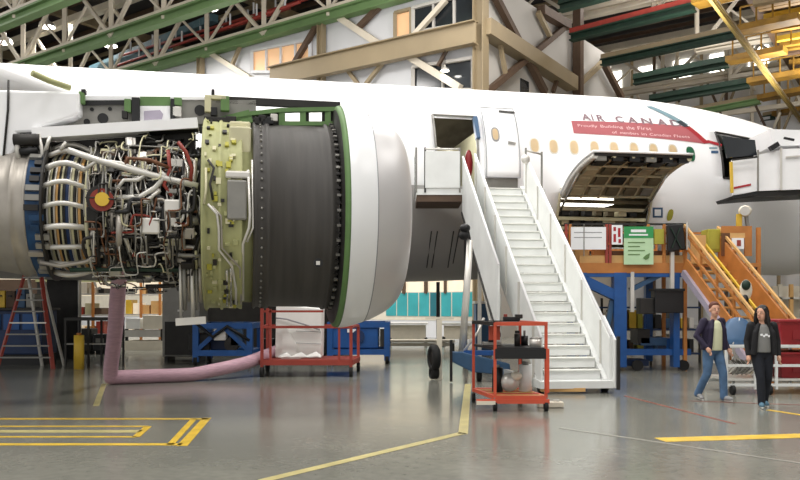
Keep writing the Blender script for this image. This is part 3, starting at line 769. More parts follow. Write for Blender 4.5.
# plumbing
random.seed(33)
pal = ['light_steel']*3+['titanium']*3+['grey_metal']*4+['dark_metal']*7+['brown_pipe']*2+['black']*3+['steel']*2+['red_pipe','beige_metal','black']
def route(x0, x1, r, a, seg):
    pts = []; x = x0; pts.append(EPt(T(x), r, a))
    for i in range(seg):
        if i % 2 == 0: x += (x1-x0)/max(1, (seg+1)//2)
        else: a += rad(random.uniform(-26, 26))
        pts.append((x, r, a))
    out = [pts[0]]; px, pa = x0, None
    return pts
def cat(pts, n=3):
    out = []
    for i in range(len(pts)-1):
        p0, p1, p2, p3 = pts[max(0,i-1)], pts[i], pts[i+1], pts[min(len(pts)-1,i+2)]
        for k in range(n):
            u = k/n; out.append(.5*((2*p1)+(-p0+p2)*u+(2*p0-5*p1+4*p2-p3)*u*u+(-p0+3*p1-3*p2+p3)*u**3))
    return out+[pts[-1]]
def pipe(x0, x1, a0, segs, r, rr, m, name='pipe'):
    x, a = x0, a0; st = [(x, a)]
    for i in range(segs):
        if i % 2 == 0: x = x+(x1-x0)/((segs+1)//2)*random.uniform(.7, 1.2)
        else: a = a+rad(random.choice([-1, 1])*random.uniform(8, 30))
        st.append((max(46, min(201, x)), a))
    pts = []
    for i in range(len(st)-1):
        (xa, aa), (xb, ab) = st[i], st[i+1]; n = 5
        for q in (0, 1, 2):
            u = .12+.38*q; pts.append(EPt(T(xa+(xb-xa)*u)+random.uniform(-.02,.02), r+random.uniform(-.02,.03), aa+(ab-aa)*u))
    pts = [pts[0]]+[(pts[i]*.6+(pts[i-1]+pts[i+1])*.2) if i % 3 == 2 else pts[i] for i in range(1, len(pts)-1)]+[pts[-1]]
    pts = cat(pts)
    return B().tube(pts, rr, 7).build(name, m, core)
for k in range(92):
    x0 = random.uniform(86, 190); ln = random.uniform(15, 70)*random.choice([-1, 1, 1]); a = rad(random.uniform(-80, 55) if random.random() < .85 else random.uniform(55, 92))
    base = 1.0+.12*(x0-86)/110
    pipe(x0, max(88, min(200, x0+ln)), a, random.choice([2, 3, 3, 4, 5]), base+random.uniform(.0, .22), random.choice([.012,.014,.018,.022,.026,.036]), random.choice(pal))
for k in range(95):      # valves, brackets, boxes
    x = random.uniform(88, 198); a = rad(random.uniform(-78, 60)); r = 1.0+.12*(x-86)/110+random.uniform(.02, .12)
    c = EPt(T(x), r, a); R = Matrix((ED, EN*math.cos(a)+UZ*math.sin(a), ED.cross(EN*math.cos(a)+UZ*math.sin(a)))).transposed()
    m = random.choice(['grey_metal','dark_metal','dark_metal','black','black','titanium','light_steel','dark_brown','beige_metal'])
    if k % 3: B().box(c, (random.uniform(.06,.26), random.uniform(.06,.16), random.uniform(.06,.24)), R=R).build('bracket', m, core, bevel=.012)
    else: B().tube([c, c+R @ V((random.uniform(.08,.22), 0, 0))], random.uniform(.04,.09), 12).build('actuator', m, core)
for k in range(70):      # fine wiring
    x0 = random.uniform(86, 192); a = rad(random.uniform(-82, 60)); base = 1.03+.12*(x0-86)/110
    pipe(x0, max(88, min(200, x0+random.uniform(10, 40)*random.choice([-1, 1]))), a, random.choice([3, 4, 5]), base+random.uniform(.08, .28), random.choice([.008,.011,.014]), random.choice(['light_steel','titanium','grey_metal','beige_metal','grey_metal','brown_pipe','dark_metal','dark_metal']), 'harness')
for k in range(64):      # circumferential tubes
    x = random.uniform(90, 200); r = 1.02+.13*(x-86)/110+random.uniform(0, .14); a = random.uniform(-80, 30); b_ = a+random.uniform(30, 90)
    B().tube([EPt(T(x+3*math.sin(q*.9+k)), r, rad(a+(b_-a)*q/9)) for q in range(10)], random.choice([.012,.016,.024]), 7).build('ring_tube', random.choice(pal), core)
# round orange sensor, box, large duct, white panels
def disc(name, px, py, off, r, th, m, par=None, seg=28):
    p = hitE(px, py, off); return B().cyl(p, p+EN*th, r, seg).build(name, m, par or core)
d1 = disc('starter_valve', 102, 200, 1.12, .21, .16, 'dark_metal'); disc('valve_ring', 102, 200, 1.28, .175, .03, 'red_pipe', core); disc('valve_cap', 102.5, 199.5, 1.31, .105, .05, 'yellow', core)
p = hitE(150, 226, 1.2); B().box(p, (.30,.08,.26), R=Matrix.Rotation(EY,3,'Z')).build('control_box', 'light_steel', core, bevel=.03)
p = hitE(173, 206, 1.22); B().box(p, (.26,.12,.2), R=Matrix.Rotation(EY,3,'Z')).build('control_box', 'light_steel', core, bevel=.03)
p = hitE(94, 224, 1.02); B().box(p, (.13,.1,.42), R=Matrix.Rotation(EY,3,'Z')).build('filter_case', 'titanium', core, bevel=.04)
p = hitE(142, 255, .9); B().box(p, (.3,.1,.08), R=Matrix.Rotation(EY,3,'Z')).build('drain_box', 'red_pipe', core, bevel=.03)
for (pts, r, m) in (([(68,150),(100,161),(140,172),(172,180),(198,186)], .05, 'light_steel'), ([(84,170),(98,160),(120,163),(140,170),(160,176)], .03, 'light_steel'),
                    ([(112,198),(140,197),(155,188),(165,176),(160,172)], .045, 'light_steel'), ([(120,212),(132,203),(148,200),(160,190)], .035, 'light_steel'),
                    ([(116,190),(124,180),(138,180),(146,174)], .03, 'light_steel'), ([(119,214),(119,240),(118,255)], .05, 'titanium'), ([(112,212),(112,250)], .03, 'titanium'),
                    ([(40,262),(60,266),(85,262),(98,256),(118,254)], .035, 'titanium'), ([(125,166),(128,158),(150,160),(170,168)], .03, 'brown_pipe'),
                    ([(168,150),(170,170),(164,185),(172,196)], .03, 'red_pipe'), ([(178,142),(186,152),(192,168),(190,186)], .03, 'red_pipe'), ([(70,270),(120,269),(160,270),(203,269)], .035, 'green_dark')):
    B().tube([hitE(x, y, 1.22 if y < 250 else .75) for x, y in pts], r, 8).build('bleed_duct', m, core)
for k, x in enumerate((180,184,188,192,196,200)):
    B().tube([hitE(x, 262+k % 2*6, .8), hitE(x+1, 318-k % 3*8, .6)], .025+.01*(k % 2), 7).build('drain_tube', ('light_steel','grey_metal','titanium')[k % 3], core)
B().bar(hitE(176,322,.7), hitE(206,320,.7), .2, .12).build('drain_mast', 'light_steel', core)
# rear fan frame (yellow primer)
yr_ = elathe('fan_frame', [(T(203),1.1),(T(203),1.60),(T(205),1.66),(T(208),1.60),(T(219),1.60),(T(220),1.63),(T(222),1.63),(T(223),1.60),(T(236),1.59),(T(240),1.62),(T(242),1.62),(T(242),1.5),(T(254),1.5),(T(254),1.2)], 'zinc_yellow', core)
random.seed(8)
for k in range(90):
    x = random.uniform(205, 236); a = rad(random.uniform(-80, 85)); R = Matrix((ED, EN*math.cos(a)+UZ*math.sin(a), ED.cross(EN*math.cos(a)+UZ*math.sin(a)))).transposed()
    B().box(EPt(T(x), 1.61, a), (random.uniform(.03,.08), .05, random.uniform(.04,.1)), R=R).build('clip', random.choice(['dark_metal','beige_metal','olive','zinc_yellow','dark_metal']), core)
def surf_box(px, py, w, h, d, m, off=1.55, name='gearbox', bev=.03):
    p = hitE(px, py, off); return B().box(p, (w, d, h), R=Matrix.Rotation(EY,3,'Z')).build(name, m, core, bevel=bev)
surf_box(240, 148, .34, .6, .5, 'beige_metal', .95, 'oil_tank'); surf_box(240, 128, .34, .14, .4, 'beige_metal', .7, 'oil_tank_top')
surf_box(237, 201, .30, .62, .3, 'grey_metal', 1.5, 'gearbox'); surf_box(238, 176, .38, .12, .3, 'light_steel', 1.45, 'gearbox_mount')
for (pts, r, m) in (([(208,204),(217,214),(219,230),(219,250),(232,266),(236,290),(236,304)], .02, 'light_steel'), ([(212,206),(221,216),(222,248),(240,268),(241,304)], .016, 'titanium'),
                    ([(248,170),(250,215),(249,228),(243,244),(243,300)], .022, 'light_steel'), ([(252,160),(253,228),(247,242)], .015, 'light_steel'), ([(208,160),(214,168),(210,184),(213,200)], .02, 'dark_metal'),
                    ([(227,270),(227,306)], .02, 'steel'), ([(231,268),(231,306)], .02, 'steel'), ([(206,168),(206,190),(204,204)], .02, 'beige_metal')):
    pp_ = []
    for x, y in pts:
        z = hitE(x, y, 1.5).z-E0.z; off = math.sqrt(max(.2, 1.66**2-min(1.6, abs(z))**2)); pp_.append(hitE(x, y, off))
    B().tube(pp_, r, 7).build('oil_line', m, core)
# fan case
fc_ = elathe('fan_case', [(T(252),1.3),(T(252),1.58),(T(254),1.62),(T(256),1.58),(T(264),1.58),(T(265),1.61),(T(268),1.61),(T(269),1.575),(T(325),1.585),(T(326),1.63),(T(328),1.63),(T(330),1.60),(T(333),1.6)], 'carbon', core, n=96)
for k in range(44):
    a = rad(-90+k*4.2); c = EPt(T(333), 1.63, a); R = Matrix((ED, EN*math.cos(a)+UZ*math.sin(a), ED.cross(EN*math.cos(a)+UZ*math.sin(a)))).transposed()
    B().box(c, (.06, .04, .04), R=R).build('flange_clip', 'grey_metal' if k % 2 else 'dark_metal', core)
for k in range(30):
    a = rad(-80+k*5.6); c = EPt(T(260), 1.6, a); B().ell(c, (.02,.02,.02), 6, 4).build('case_bolt', 'grey_metal', core)
disc('port_cover', 318, 263, 1.52, .07, .07, 'black'); p = hitE(318, 263, 1.62); B().box(p, (.06,.02,.06), R=Matrix.Rotation(EY,3,'Z')).build('port_window', 'light_steel', core)
elathe('mount_ring', [(T(337),1.4),(T(337),1.88),(T(338.5),1.93),(T(340),1.945),(T(342.5),1.95),(T(342.5),1.5)], 'zinc_green', core, n=96)
elathe('bulkhead', [(T(335),1.5),(T(336),1.85),(T(337),1.88)], 'dark_metal', core, n=96)
# inlet
def sm_prof(pts, n=4):
    out = []
    for i in range(len(pts)-1):
        p0 = pts[max(0, i-1)]; p1 = pts[i]; p2 = pts[i+1]; p3 = pts[min(len(pts)-1, i+2)]
        for k in range(n):
            u = k/n; out.append(tuple(.5*((2*p1[q])+(-p0[q]+p2[q])*u+(2*p0[q]-5*p1[q]+4*p2[q]-p3[q])*u*u+(-p0[q]+3*p1[q]-3*p2[q]+p3[q])*u**3) for q in (0, 1)))
    return out+[pts[-1]]
elathe('inlet_cowl', sm_prof([(T(342),1.955),(T(350),1.945),(T(361),1.90),(T(368),1.86)]), 'cowl_white', core, n=96)
elathe('inlet_lip', sm_prof([(T(368),1.86),(T(378),1.795),(T(388),1.71),(T(396),1.61),(T(402),1.50),(T(405),1.38),(T(404),1.30),(T(396),1.26),(T(386),1.25),(T(360),1.3),(T(335),1.36)]), 'lip_grey', core, n=96)
elathe('inlet_seam', [(T(367.5),1.85),(T(367.5),1.866),(T(368.4),1.862),(T(368.4),1.845)], 'seam', core, n=96)
elathe('fan_disc', [(T(300),.05),(T(296),1.4)], 'dark_metal', core)
elathe('spinner', sm_prof([(T(320),.01),(T(316),.12),(T(306),.32),(T(298),.45)]), 'grey_metal', core)
for k in range(22):
    a = 2*math.pi*k/22; q = [EPt(T(300)+dt, r, a+da) for (dt, r, da) in ((.0,.4,0), (.22,.4,.12), (.32,1.33,.16), (-.02,1.33,-.02))]
    B().plate(q, ED*.02).build('fan_blade', 'black', core)
# pylon
pyl = B().plate([hitE(x, y, .3) for x, y in ((52,131),(88,100),(256,100),(256,120),(200,124))], -EN*.6).build('pylon', 'grey_metal', air)
B().plate([hitE(x, y, .33) for x, y in ((80,95.5),(205,97),(205,99.6),(80,100.2))], -EN*.66).build('pylon_cap', 'white_paint', pyl)
B().plate([hitE(x, y, .36) for x, y in ((82,101),(140,100),(140,104),(82,105.5))], -EN*.02).build('shadow_gap', 'black', pyl)
B().plate([hitE(x, y, .42) for x, y in ((140,96.5),(170,96.5),(170,106),(140,106))], -EN*.8).build('fitting_box', 'zinc_green', pyl)
B().plate([hitE(x, y, .42) for x, y in ((140,106),(170,106),(170,124),(140,124))], -EN*.8).build('fitting_box', 'white_paint', pyl)
B().plate([hitE(x, y, .44) for x, y in ((144,111),(160,110),(163,114),(162,119),(144,120))], -EN*.03).build('fitting_recess', 'purple_grey', pyl)
for (x, y, w, h, m) in ((136,111,7,24,'black'), (173,110,4,20,'black'), (128,106,6,12,'zinc_green'), (125,115,5,7,'dark_metal'), (177,112,8,9,'light_steel'), (178,102,7,7,'zinc_green'), (82,98,5,11,'zinc_green'),
                        (208,104,6,16,'beige_metal'), (214,112,6,8,'black'), (225,104,8,14,'zinc_green'), (219,98,14,4,'beige_metal'), (216,120,22,5,'dark_metal'), (84,92,4,4,'black'), (213,93,3,6,'black'), (204,130,8,6,'black'), (231,120,10,6,'dark_metal')):
    B().box(hitE(x, y, .45), (w*.0178, .12, h*.0178), R=Matrix.Rotation(EY,3,'Z')).build('pylon_fitting', m, pyl, bevel=.01)
for (x, y, r) in ((103,118.5,.085), (87,122,.05), (200,110.5,.09), (66,121,.05), (92,109.5,.03), (110,109,.03)):
    disc('access_hole', x, y, .30, r, .02, 'black', pyl)
B().bar(hitE(34,135,.55), hitE(198,124.5,.55), .3, .17).build('pylon_spar', 'white_paint', pyl)
B().bar(hitE(34,139,.5), hitE(198,129,.5), .28, .05).build('spar_flange', 'dark_metal', pyl)
B().plate([hitE(x, y, .2) for x, y in ((45,143),(195,132),(195,172),(150,168),(60,146))], -EN*.3).build('fire_wall', 'dark_metal', pyl)
B().plate([hitE(x, y, .62) for x, y in ((-60,88),(79,91.5),(79,113),(70,118),(40,127),(40,132),(17,133),(16,150),(0,166),(-60,176))], -EN*1.2).build('pylon_fairing', 'white_paint', pyl, bevel=.06)
B().tube([hitE(8.5,80,.64), hitE(8,110,.64), hitE(3,162,.64)], .018, 5).build('fairing_seam', 'dark_metal', pyl)
for (pts, m, w) in (([(38,134),(42,150),(44,170)], 'light_steel', .07), ([(50,136),(45,152)], 'light_steel', .06), ([(17,136),(18,160)], 'light_steel', .09), ([(20,152),(38,150)], 'black', .12), ([(14,140),(40,140)], 'dark_metal', .2),
                    ([(129,138),(131,164)], 'light_steel', .12), ([(134,138),(136,164)], 'light_steel', .05), ([(20,134),(34,146)], 'dark_metal', .05), ([(60,150),(66,142)], 'light_steel', .06)):
    B().tube([hitE(x, y, .7) for x, y in pts], w/2, 8).build('aft_mount', m, pyl)
B().plate([hitE(x, y, .55) for x, y in ((0,150),(18,146),(36,150),(40,158),(24,164),(0,168))], -EN*.8).build('aft_housing', 'dark_metal', pyl)
B().tube([hitE(32,73,.9), hitE(50,81,.7), hitE(70,88,.5)], .05, 6).build('slat_gap', 'zinc_yellow', air)
# green cowl support frame above the fan case
gf = B(); bars = [((222,121),(250,114)),((250,114),(282,110.5)),((282,110.5),(336,109.5)),((222,125),(252,119)),((282,111),(282,126)),((303,110),(303,126)),((328,110),(328,128)),((282,124),(334,124))]
for (a, c) in bars: gf.bar(hitE(*a, .35), hitE(*c, .35), .1, .07 if a[0] != 222 else .13)
gf.build('cowl_support', 'zinc_green', pyl)
gk = B()
for (a, c) in (((252,119),(280,118)),((306,112),(306,126)),((279,112),(279,126)),((325,112),(325,126)),((252,124),(334,127)),((332,108),(332,130)),((216,100),(340,106))): gk.bar(hitE(*a, .25), hitE(*c, .25), .1, .12)
gk.build('cowl_frame', 'dark_metal', pyl)
for (x, y, m) in ((262,119,'dark_metal'),(270,121,'black'),(274,118,'light_steel'),(266,123,'black'),(258,121,'dark_metal')):
    B().box(hitE(x, y, .5), (.12,.1,.12), R=Matrix.Rotation(EY,3,'Z')).build('latch_block', m, pyl, bevel=.01)
# ---------------------------------------------------------------- boarding stairs
SB = V((3.35, 15.5, 0)); STp = V((2.70, 21.8, 4.85)); NS = 21
hd = (STp-SB); hd.z = 0; run = hd.length; hd.normalize(); sd = V((hd.y, -hd.x, 0))   # sd = to the right
st = thing('boarding_stairs', 'white boarding stairs climbing to the open rear doorway', 'stairs', SB, 0)
def SP(u, x, z): return SB+hd*(u*run)+sd*x+UZ*z
rise = STp.z-.12
for k in range(NS):
    u0 = k/NS; z = .22+(STp.z-.22)*(k+1)/NS
    B().hexa([SP(u0, -.56, z-.03), SP(u0, .56, z-.03), SP(u0+1.12/NS, .56, z-.03), SP(u0+1.12/NS, -.56, z-.03), SP(u0, -.56, z), SP(u0, .56, z), SP(u0+1.12/NS, .56, z), SP(u0+1.12/NS, -.56, z)]).build('step', 'tread', st, bevel=.006)
    B().hexa([SP(u0+.006, -.56, z-.2), SP(u0+.006, .56, z-.2), SP(u0+.01, .56, z-.2), SP(u0+.01, -.56, z-.2), SP(u0+.006, -.56, z-.035), SP(u0+.006, .56, z-.035), SP(u0+.01, .56, z-.035), SP(u0+.01, -.56, z-.035)]).build('riser', 'stair_white', st)
def zs(u): return .22+(STp.z-.22)*u
def panel(name, x, u0, u1, lo, hi, m='stair_white', th=.05, par=st, cut=None):
    q = [SP(u0, x, max(.1, zs(u0)+lo)), SP(u1, x, zs(u1)+lo), SP(u1, x, zs(u1)+hi), SP(u0, x, zs(u0)+hi)]
    return B().plate(q, sd*th).build(name, m, par, bevel=.01)
def rail(name, x, u0, u1, h, r, m): return B().tube([SP(u0, x, zs(u0)+h), SP(u1, x, zs(u1)+h)], r, 10).build(name, m, st)
panel('side_panel', .68, -.02, 1.0, -.12, .95, th=.08); panel('stringer', .58, -.01, 1.0, -.5, .1, 'stair_white', .1)
panel('side_panel', -.68, -.02, 1.0, -.75, .92); panel('stringer', -.61, 0, 1.0, -.3, .1, 'stair_white', .03)
panel('outer_panel', -1.02, .32, 1.0, -.62, .85)
panel('outer_flange', -1.05, .32, 1.0, -.70, -.62, 'dark_metal', .1)
for x, u0 in ((.72, -.02), (-.66, -.02), (-1.0, .32)): rail('hand_rail', x, u0, 1.0, (.97 if x > 0 else .94) if x > -1 else .87, .03, 'white_paint')
for k in range(6):
    u = .05+.18*k
    B().bar(SP(u, .665, zs(u)), SP(u, .665, zs(u)+.95), .04, .02, up=hd).build('panel_post', 'light_steel', st)
    B().bar(SP(u, -.70, zs(u)-.2), SP(u, -.70, zs(u)+.9), .05, .02, up=hd).build('panel_post', 'light_steel', st)
# base of the stairs
bb = B(); bb.hexa([SP(-.03,-.7,.10), SP(-.03,.75,.10), SP(.12,.75,.10), SP(.12,-.7,.10), SP(-.03,-.7,.24), SP(-.03,.75,.24), SP(.12,.75,.3), SP(.12,-.7,.3)]); bb.build('stair_foot', 'stair_white', st)
B().bar(SP(-.045,.80,.08), SP(-.045,.80,1.1), .05, .06, up=sd).build('end_post', 'dark_metal', st)
panel('lower_panel', .74, -.04, .06, -.16, 1.0, 'stair_white', .04)
bb = B(); bb.box2(SP(-.02,-.66,.04), SP(.0,.2,.11)+V((0,.05,0))); bb.build('foot_bumper', 'orange_pale', st)
for x in (-.6, .68): B().cyl(SP(.02, x-.05, .11), SP(.02, x+.05, .11), .11, 18).build('caster', 'rubber', st)
for (u, x) in ((.45,-.8), (.45,.62), (.8,-.8), (.8,.62), (.98,-.95), (.98,.6)): B().bar(SP(u, x, .0), SP(u, x, zs(u)-.35), .09, .09).build('support_leg', 'light_steel' if u < .9 else 'dark_metal', st)
for x in (-.8, .62): B().bar(SP(.04, x, .22), SP(1.0, x, .22), .1, .14).build('chassis_rail', 'light_steel', st)
B().bar(SP(.45,.62,.4), SP(.8,.62,2.6), .06, .06).build('support_brace', 'light_steel', st); B().bar(SP(.45,-.8,.4), SP(.8,-.8,2.6), .06, .06).build('support_brace', 'light_steel', st)
for (u, x) in ((.98,-.95), (.98,.6)): B().cyl(SP(u, x-.06, .16), SP(u, x+.06, .16), .16, 18).build('wheel', 'rubber', st)
# platform at the door
pz = STp.z
def WB(name, a, c, m, par=st, **k): return B().box2(a, c).build(name, m, par, **k)
WB('platform', (.45,21.7,pz-.16), (3.45,23.3,pz), 'stair_white'); WB('platform_underside', (.45,21.72,pz-.34), (1.7,23.3,pz-.16), 'dark_brown')
WB('platform_panel', (.68,21.66,pz+.02), (1.62,21.71,pz+1.02), 'stair_white', bevel=.01)
WB('platform_glass', (.42,21.68,pz+.0), (.46,23.1,pz+1.0), 'clear_panel')
for x, y in ((.44,21.7), (.44,23.1), (.68,21.7), (1.62,21.7), (3.95,22.3), (3.42,21.75)):
    B().bar((x,y,pz-.1), (x,y,pz+1.12), .05, .05).build('platform_post', 'grey_metal' if x != .68 else 'dark_metal', st)
for (a, c) in (((.44,21.7,1.08),(.44,23.1,1.12)), ((.44,21.7,.55),(.44,23.1,.55)), ((.68,21.69,1.08),(1.62,21.69,1.08)), ((3.42,21.75,1.05),(3.95,22.3,1.05)), ((1.62,21.7,1.05),(1.64,22.2,1.05))):
    B().tube([V(a)+UZ*pz, V(c)+UZ*pz], .025, 8).build('platform_rail', 'light_steel', st)
WB('platform_side', (3.45,21.75,pz-.16), (3.95,22.3,pz), 'stair_white')
B().ell(SP(.93,.62,zs(.93)+1.08), (.12,.08,.12)).build('mirror', 'light_steel', st)
# ---------------------------------------------------------------- right service platform
sp = thing('service_truck_body', 'white enclosed service platform docked at the forward door', 'service platform', P(790,192,23.0)*1, 0)
def PB(name, px0, py0, px1, py1, Y, dep, m, par, **k):
    a = P(px0, py0, Y); c = P(px1, py1, Y); return B().box2(a, V((c.x, Y+dep, c.z))).build(name, m, par, **k)
def PQ(name, pts, Y, dep, m, par, **k):
    return B().plate([P(x, y, Y) for x, y in pts], V((0, dep, 0))).build(name, m, par, **k)
Yt = 23.6
PQ('platform_deck', [(733,196),(757,191),(860,187),(860,192),(757,197),(735,199)], Yt, 1.3, 'dark_metal', sp)
PQ('side_panel', [(732,160),(757,157),(757,191),(733,195)], Yt, .08, 'white_paint', sp)
PQ('side_panel', [(758,155),(781,150),(781,190),(758,191)], Yt-.05, .08, 'white_paint', sp)
PQ('side_panel', [(782,149),(860,146),(860,187),(782,190)], Yt-.1, 1.4, 'white_paint', sp)
PQ('roof_flap', [(770,129),(860,132),(860,143),(773,146)], Yt+.1, 1.5, 'white_paint', sp)
for (a, c, m, w) in (((732,160),(757,157),'dark_metal',.05), ((758,150),(758,191),'grey_metal',.04), ((781,148),(781,190),'light_steel',.05), ((770,149),(778,144),'black',.14), ((784,138),(794,140),'black',.06), ((733,197),(757,193),'black',.08), ((786,157),(800,156),'light_steel',.04)):
    B().bar(P(*a,Yt-.14), P(*c,Yt-.14), w, w).build('frame_bar', m, sp)
PQ('red_lettering', [(734,187),(751,183.5),(751,185.5),(734,189)], Yt-.02, .01, 'ribbon_red', sp)
PQ('dark_doorway', [(722,136),(755,140),(757,155),(727,158)], Yt+.5, .05, 'dark_glass', sp)  # dark sheet stands in for the shade of the door opening
B().bar(P(731,162,Yt-.1), P(732,193,Yt-.1), .07, .07).build('yellow_bumper', 'yellow', sp)
for x in (815, 850): B().bar(V(((x-400)/F*Yt, Yt+.6, 0)), V(((x-400)/F*Yt, Yt+.6, 5.0)), .2, .2).build('support_leg', 'grey_metal', sp)
# ---------------------------------------------------------------- blue work stand with orange deck
Yk = 20.6
ws = thing('work_stand', 'blue framed work stand with orange deck below the cargo door', 'work stand', V(((625-400)/F*Yk, Yk, 0)))
def wx(px, Y=Yk): return (px-400)/F*Y
zd = 2.68
WB('deck', (wx(574),Yk,zd-.12), (wx(686),Yk+2.4,zd), 'orange_paint', ws); WB('deck_edge', (wx(574),Yk-.04,zd-.16), (wx(686),Yk,zd+.1), 'orange_paint', ws)
WB('toe_board', (wx(580),Yk+.02,zd+.1), (wx(684),Yk+.05,zd+.3), 'orange_pale', ws)
for px in (566, 570, 606.5, 610, 648, 664): B().bar((wx(px),Yk,zd), (wx(px),Yk,zd+1.1), .07, .06).build('rail_post', 'red_paint' if px in (606.5,610,566) else 'orange_paint', ws)
for h in (1.1, .6): B().bar((wx(564),Yk,zd+h), (wx(688),Yk,zd+h), .05, .05).build('hand_rail', 'dark_metal' if h > 1 else 'orange_paint', ws)
for px in (575, 610, 686):
    B().bar((wx(px),Yk+2.4,zd), (wx(px),Yk+2.4,zd+1.1), .06, .06).build('rail_post', 'orange_paint', ws)
for h in (1.1, .6): B().bar((wx(575),Yk+2.4,zd+h), (wx(686),Yk+2.4,zd+h), .05, .05).build('hand_rail', 'orange_paint', ws)
for (x, y, w, h, m) in ((581,257,14,16,'orange_pale'), (598,257,12,16,'orange_paint'), (618,258,14,14,'brown_pipe'), (636,262,22,8,'orange_pale'), (658,258,12,14,'brown_pipe'), (672,258,12,16,'dark_brown')):
    p = P(x, y, Yk+.35); B().box(p, (w*.0258, .25, h*.0258)).build('deck_locker', m, ws, bevel=.01)
for px, w in ((620, .32), (584, .12), (676, .16)): B().bar((wx(px),Yk+.1,.1), (wx(px),Yk+.1,zd-.15), w, .3, up=(0,1,0)).build('leg', 'blue_paint', ws)
for px in (590, 676): B().bar((wx(px),Yk+2.3,.1), (wx(px),Yk+2.3,zd-.15), .2, .2, up=(0,1,0)).build('leg', 'blue_paint', ws)
for (a, c, w) in (((580,272),(686,272),.26), ((578,278),(616,296),.26), ((578,296),(590,330),.14), ((662,274),(630,290),.12), ((600,352),(690,352),.16), ((612,300),(604,345),.12)):
    B().bar(P(*a,Yk+.1), P(*c,Yk+.1), w, w).build('brace', 'blue_paint' if w > .13 else 'blue_grey', ws)
B().bar(P(632,272,Yk), P(632,312,Yk), .09, .09).build('pipe_post', 'light_steel', ws); B().bar(P(672,252,Yk-.1), P(672,292,Yk-.1), .09, .09).build('pipe_post', 'light_steel', ws)
for (x, y, w, h, m) in ((628,362,34,6,'blue_dark'),(650,341,26,8,'blue_grey'),(672,345,20,14,'blue_paint'),(640,336,12,14,'dark_metal'),(612,348,14,8,'light_steel')):
    p = P(x, y, Yk+.7); B().box(p, (w*.0266, .7, h*.0266)).build('base_beam', m, ws, bevel=.01)
for px in (606, 638, 684): B().cyl((wx(px),Yk+.0,.14), (wx(px),Yk+.1,.14), .14, 18).build('caster', 'rubber', ws)
for x0, x1 in ((-.9, .9),): pass
# signs on the rail (hung: things of their own)
def sign(name, x0, y0, x1, y1, m, label, cat='sign', off=.12, th=.03): 
    a = P(x0, y1, Yk-off); r = thing(name, label, cat, V((wx((x0+x1)/2, Yk-off), Yk-off, a.z)))
    PB('board', x0, y0, x1, y1, Yk-off, th, m, r); return r
s1 = sign('notice_board', 571, 227, 606, 249.5, 'sign_white', 'wide white notice sheet hung on the orange stand railing')
for y in (232, 237): PB('printed_line', 574, y, 602, y+.7, Yk-.125, .004, 'seam', s1)
B().bar(P(584,224,Yk-.13), P(584,256,Yk-.13), .02, .02).build('cord', 'grey_metal', s1)
s2 = sign('warning_sign', 612, 225, 622.5, 244.5, 'sign_white', 'small white sign with red marks beside the green poster')
for (a, b_, c, d) in ((613.5,227,616,231),(618,228,620.5,237),(613.5,234,616,242),(618.5,239,621,243)): PB('red_mark', a, b_, c, d, Yk-.125, .004, 'ribbon_red', s2)
s3 = sign('green_poster', 624, 226.5, 653.5, 264.5, 'sign_pale_green', 'pale green poster with dark green header on the stand railing', 'poster')
PB('header', 624, 226.5, 653.5, 238, Yk-.125, .004, 'sign_green', s3)
for (a, b_, c, d) in ((631,229.5,646,232.2),(629,234,648,235.6)): PB('header_text', a, b_, c, d, Yk-.13, .004, 'sign_white', s3)
for k in range(4): PB('text_line', 628, 242+k*4, 645-k%2*5, 243+k*4, Yk-.125, .004, 'zinc_green', s3)
PQ('leaf_mark', [(643,258),(646,255),(650,253),(649,258),(646,260)], Yk-.13, .004, 'zinc_green', s3)
s4 = sign('yellow_box', 654.5, 229, 664, 244, 'olive', 'small olive yellow box on the railing right of the green poster', 'box', .12, .2)
s5 = thing('strapped_board', 'black square panel with crossed straps at the stand corner', 'panel', P(676, 253, Yk-.2))
B().plate([P(x,y,Yk-.25) for x, y in ((667,225),(683,224),(686,249),(668,252))], V((.05,.25,0))).build('panel', 'black', s5, bevel=.02)
B().bar(P(671,228,Yk-.29), P(681,248,Yk-.29), .04, .02).build('strap', 'green_dark', s5); B().bar(P(680,228,Yk-.29), P(672,248,Yk-.29), .04, .02).build('strap', 'green_dark', s5)
B().bar(P(687,222,Yk-.2), P(687,250,Yk-.2), .04, .04).build('hook_post', 'light_steel', s5)
bb_ = thing('black_bin', 'large black bin hanging under the orange deck', 'bin', P(668, 313, 20.2))
PB('bin_body', 655, 290, 684, 313, 20.2, .35, 'black', bb_, bevel=.02); PB('bin_body', 640, 298, 655, 314, 20.3, .35, 'dark_metal', bb_, bevel=.02)
PB('bin_rim', 654, 288.5, 685, 291, 20.15, .42, 'rubber', bb_)
# dark clutter under the stand
random.seed(6)
cl = thing('parts_rack', 'crowded low equipment rack with yellow and white cases under the blue stand', 'rack', V((wx(650,23), 23.6, 0)))
for z in (.25, .95, 1.6): WB('shelf', (wx(600,23.4),23.4,z), (wx(700,23.4),24.3,z+.05), 'blue_dark', cl)
for px in (601, 650, 699): WB('upright', (wx(px,23.4),23.4,0), (wx(px,23.4)+.06,23.46,1.9), 'dark_metal', cl)
for k in range(22):
    px = 603+(k % 11)*8.6; z = .32 if k < 11 else 1.02; h = random.uniform(.25,.55)
    WB('case', (wx(px,23.45),23.42,z), (wx(px,23.45)+random.uniform(.12,.22),24.1,z+h), random.choice(['yellow','cream_wall','sheet_white','black','blue_grey','light_steel','olive','dark_brown']), cl, bevel=.01)
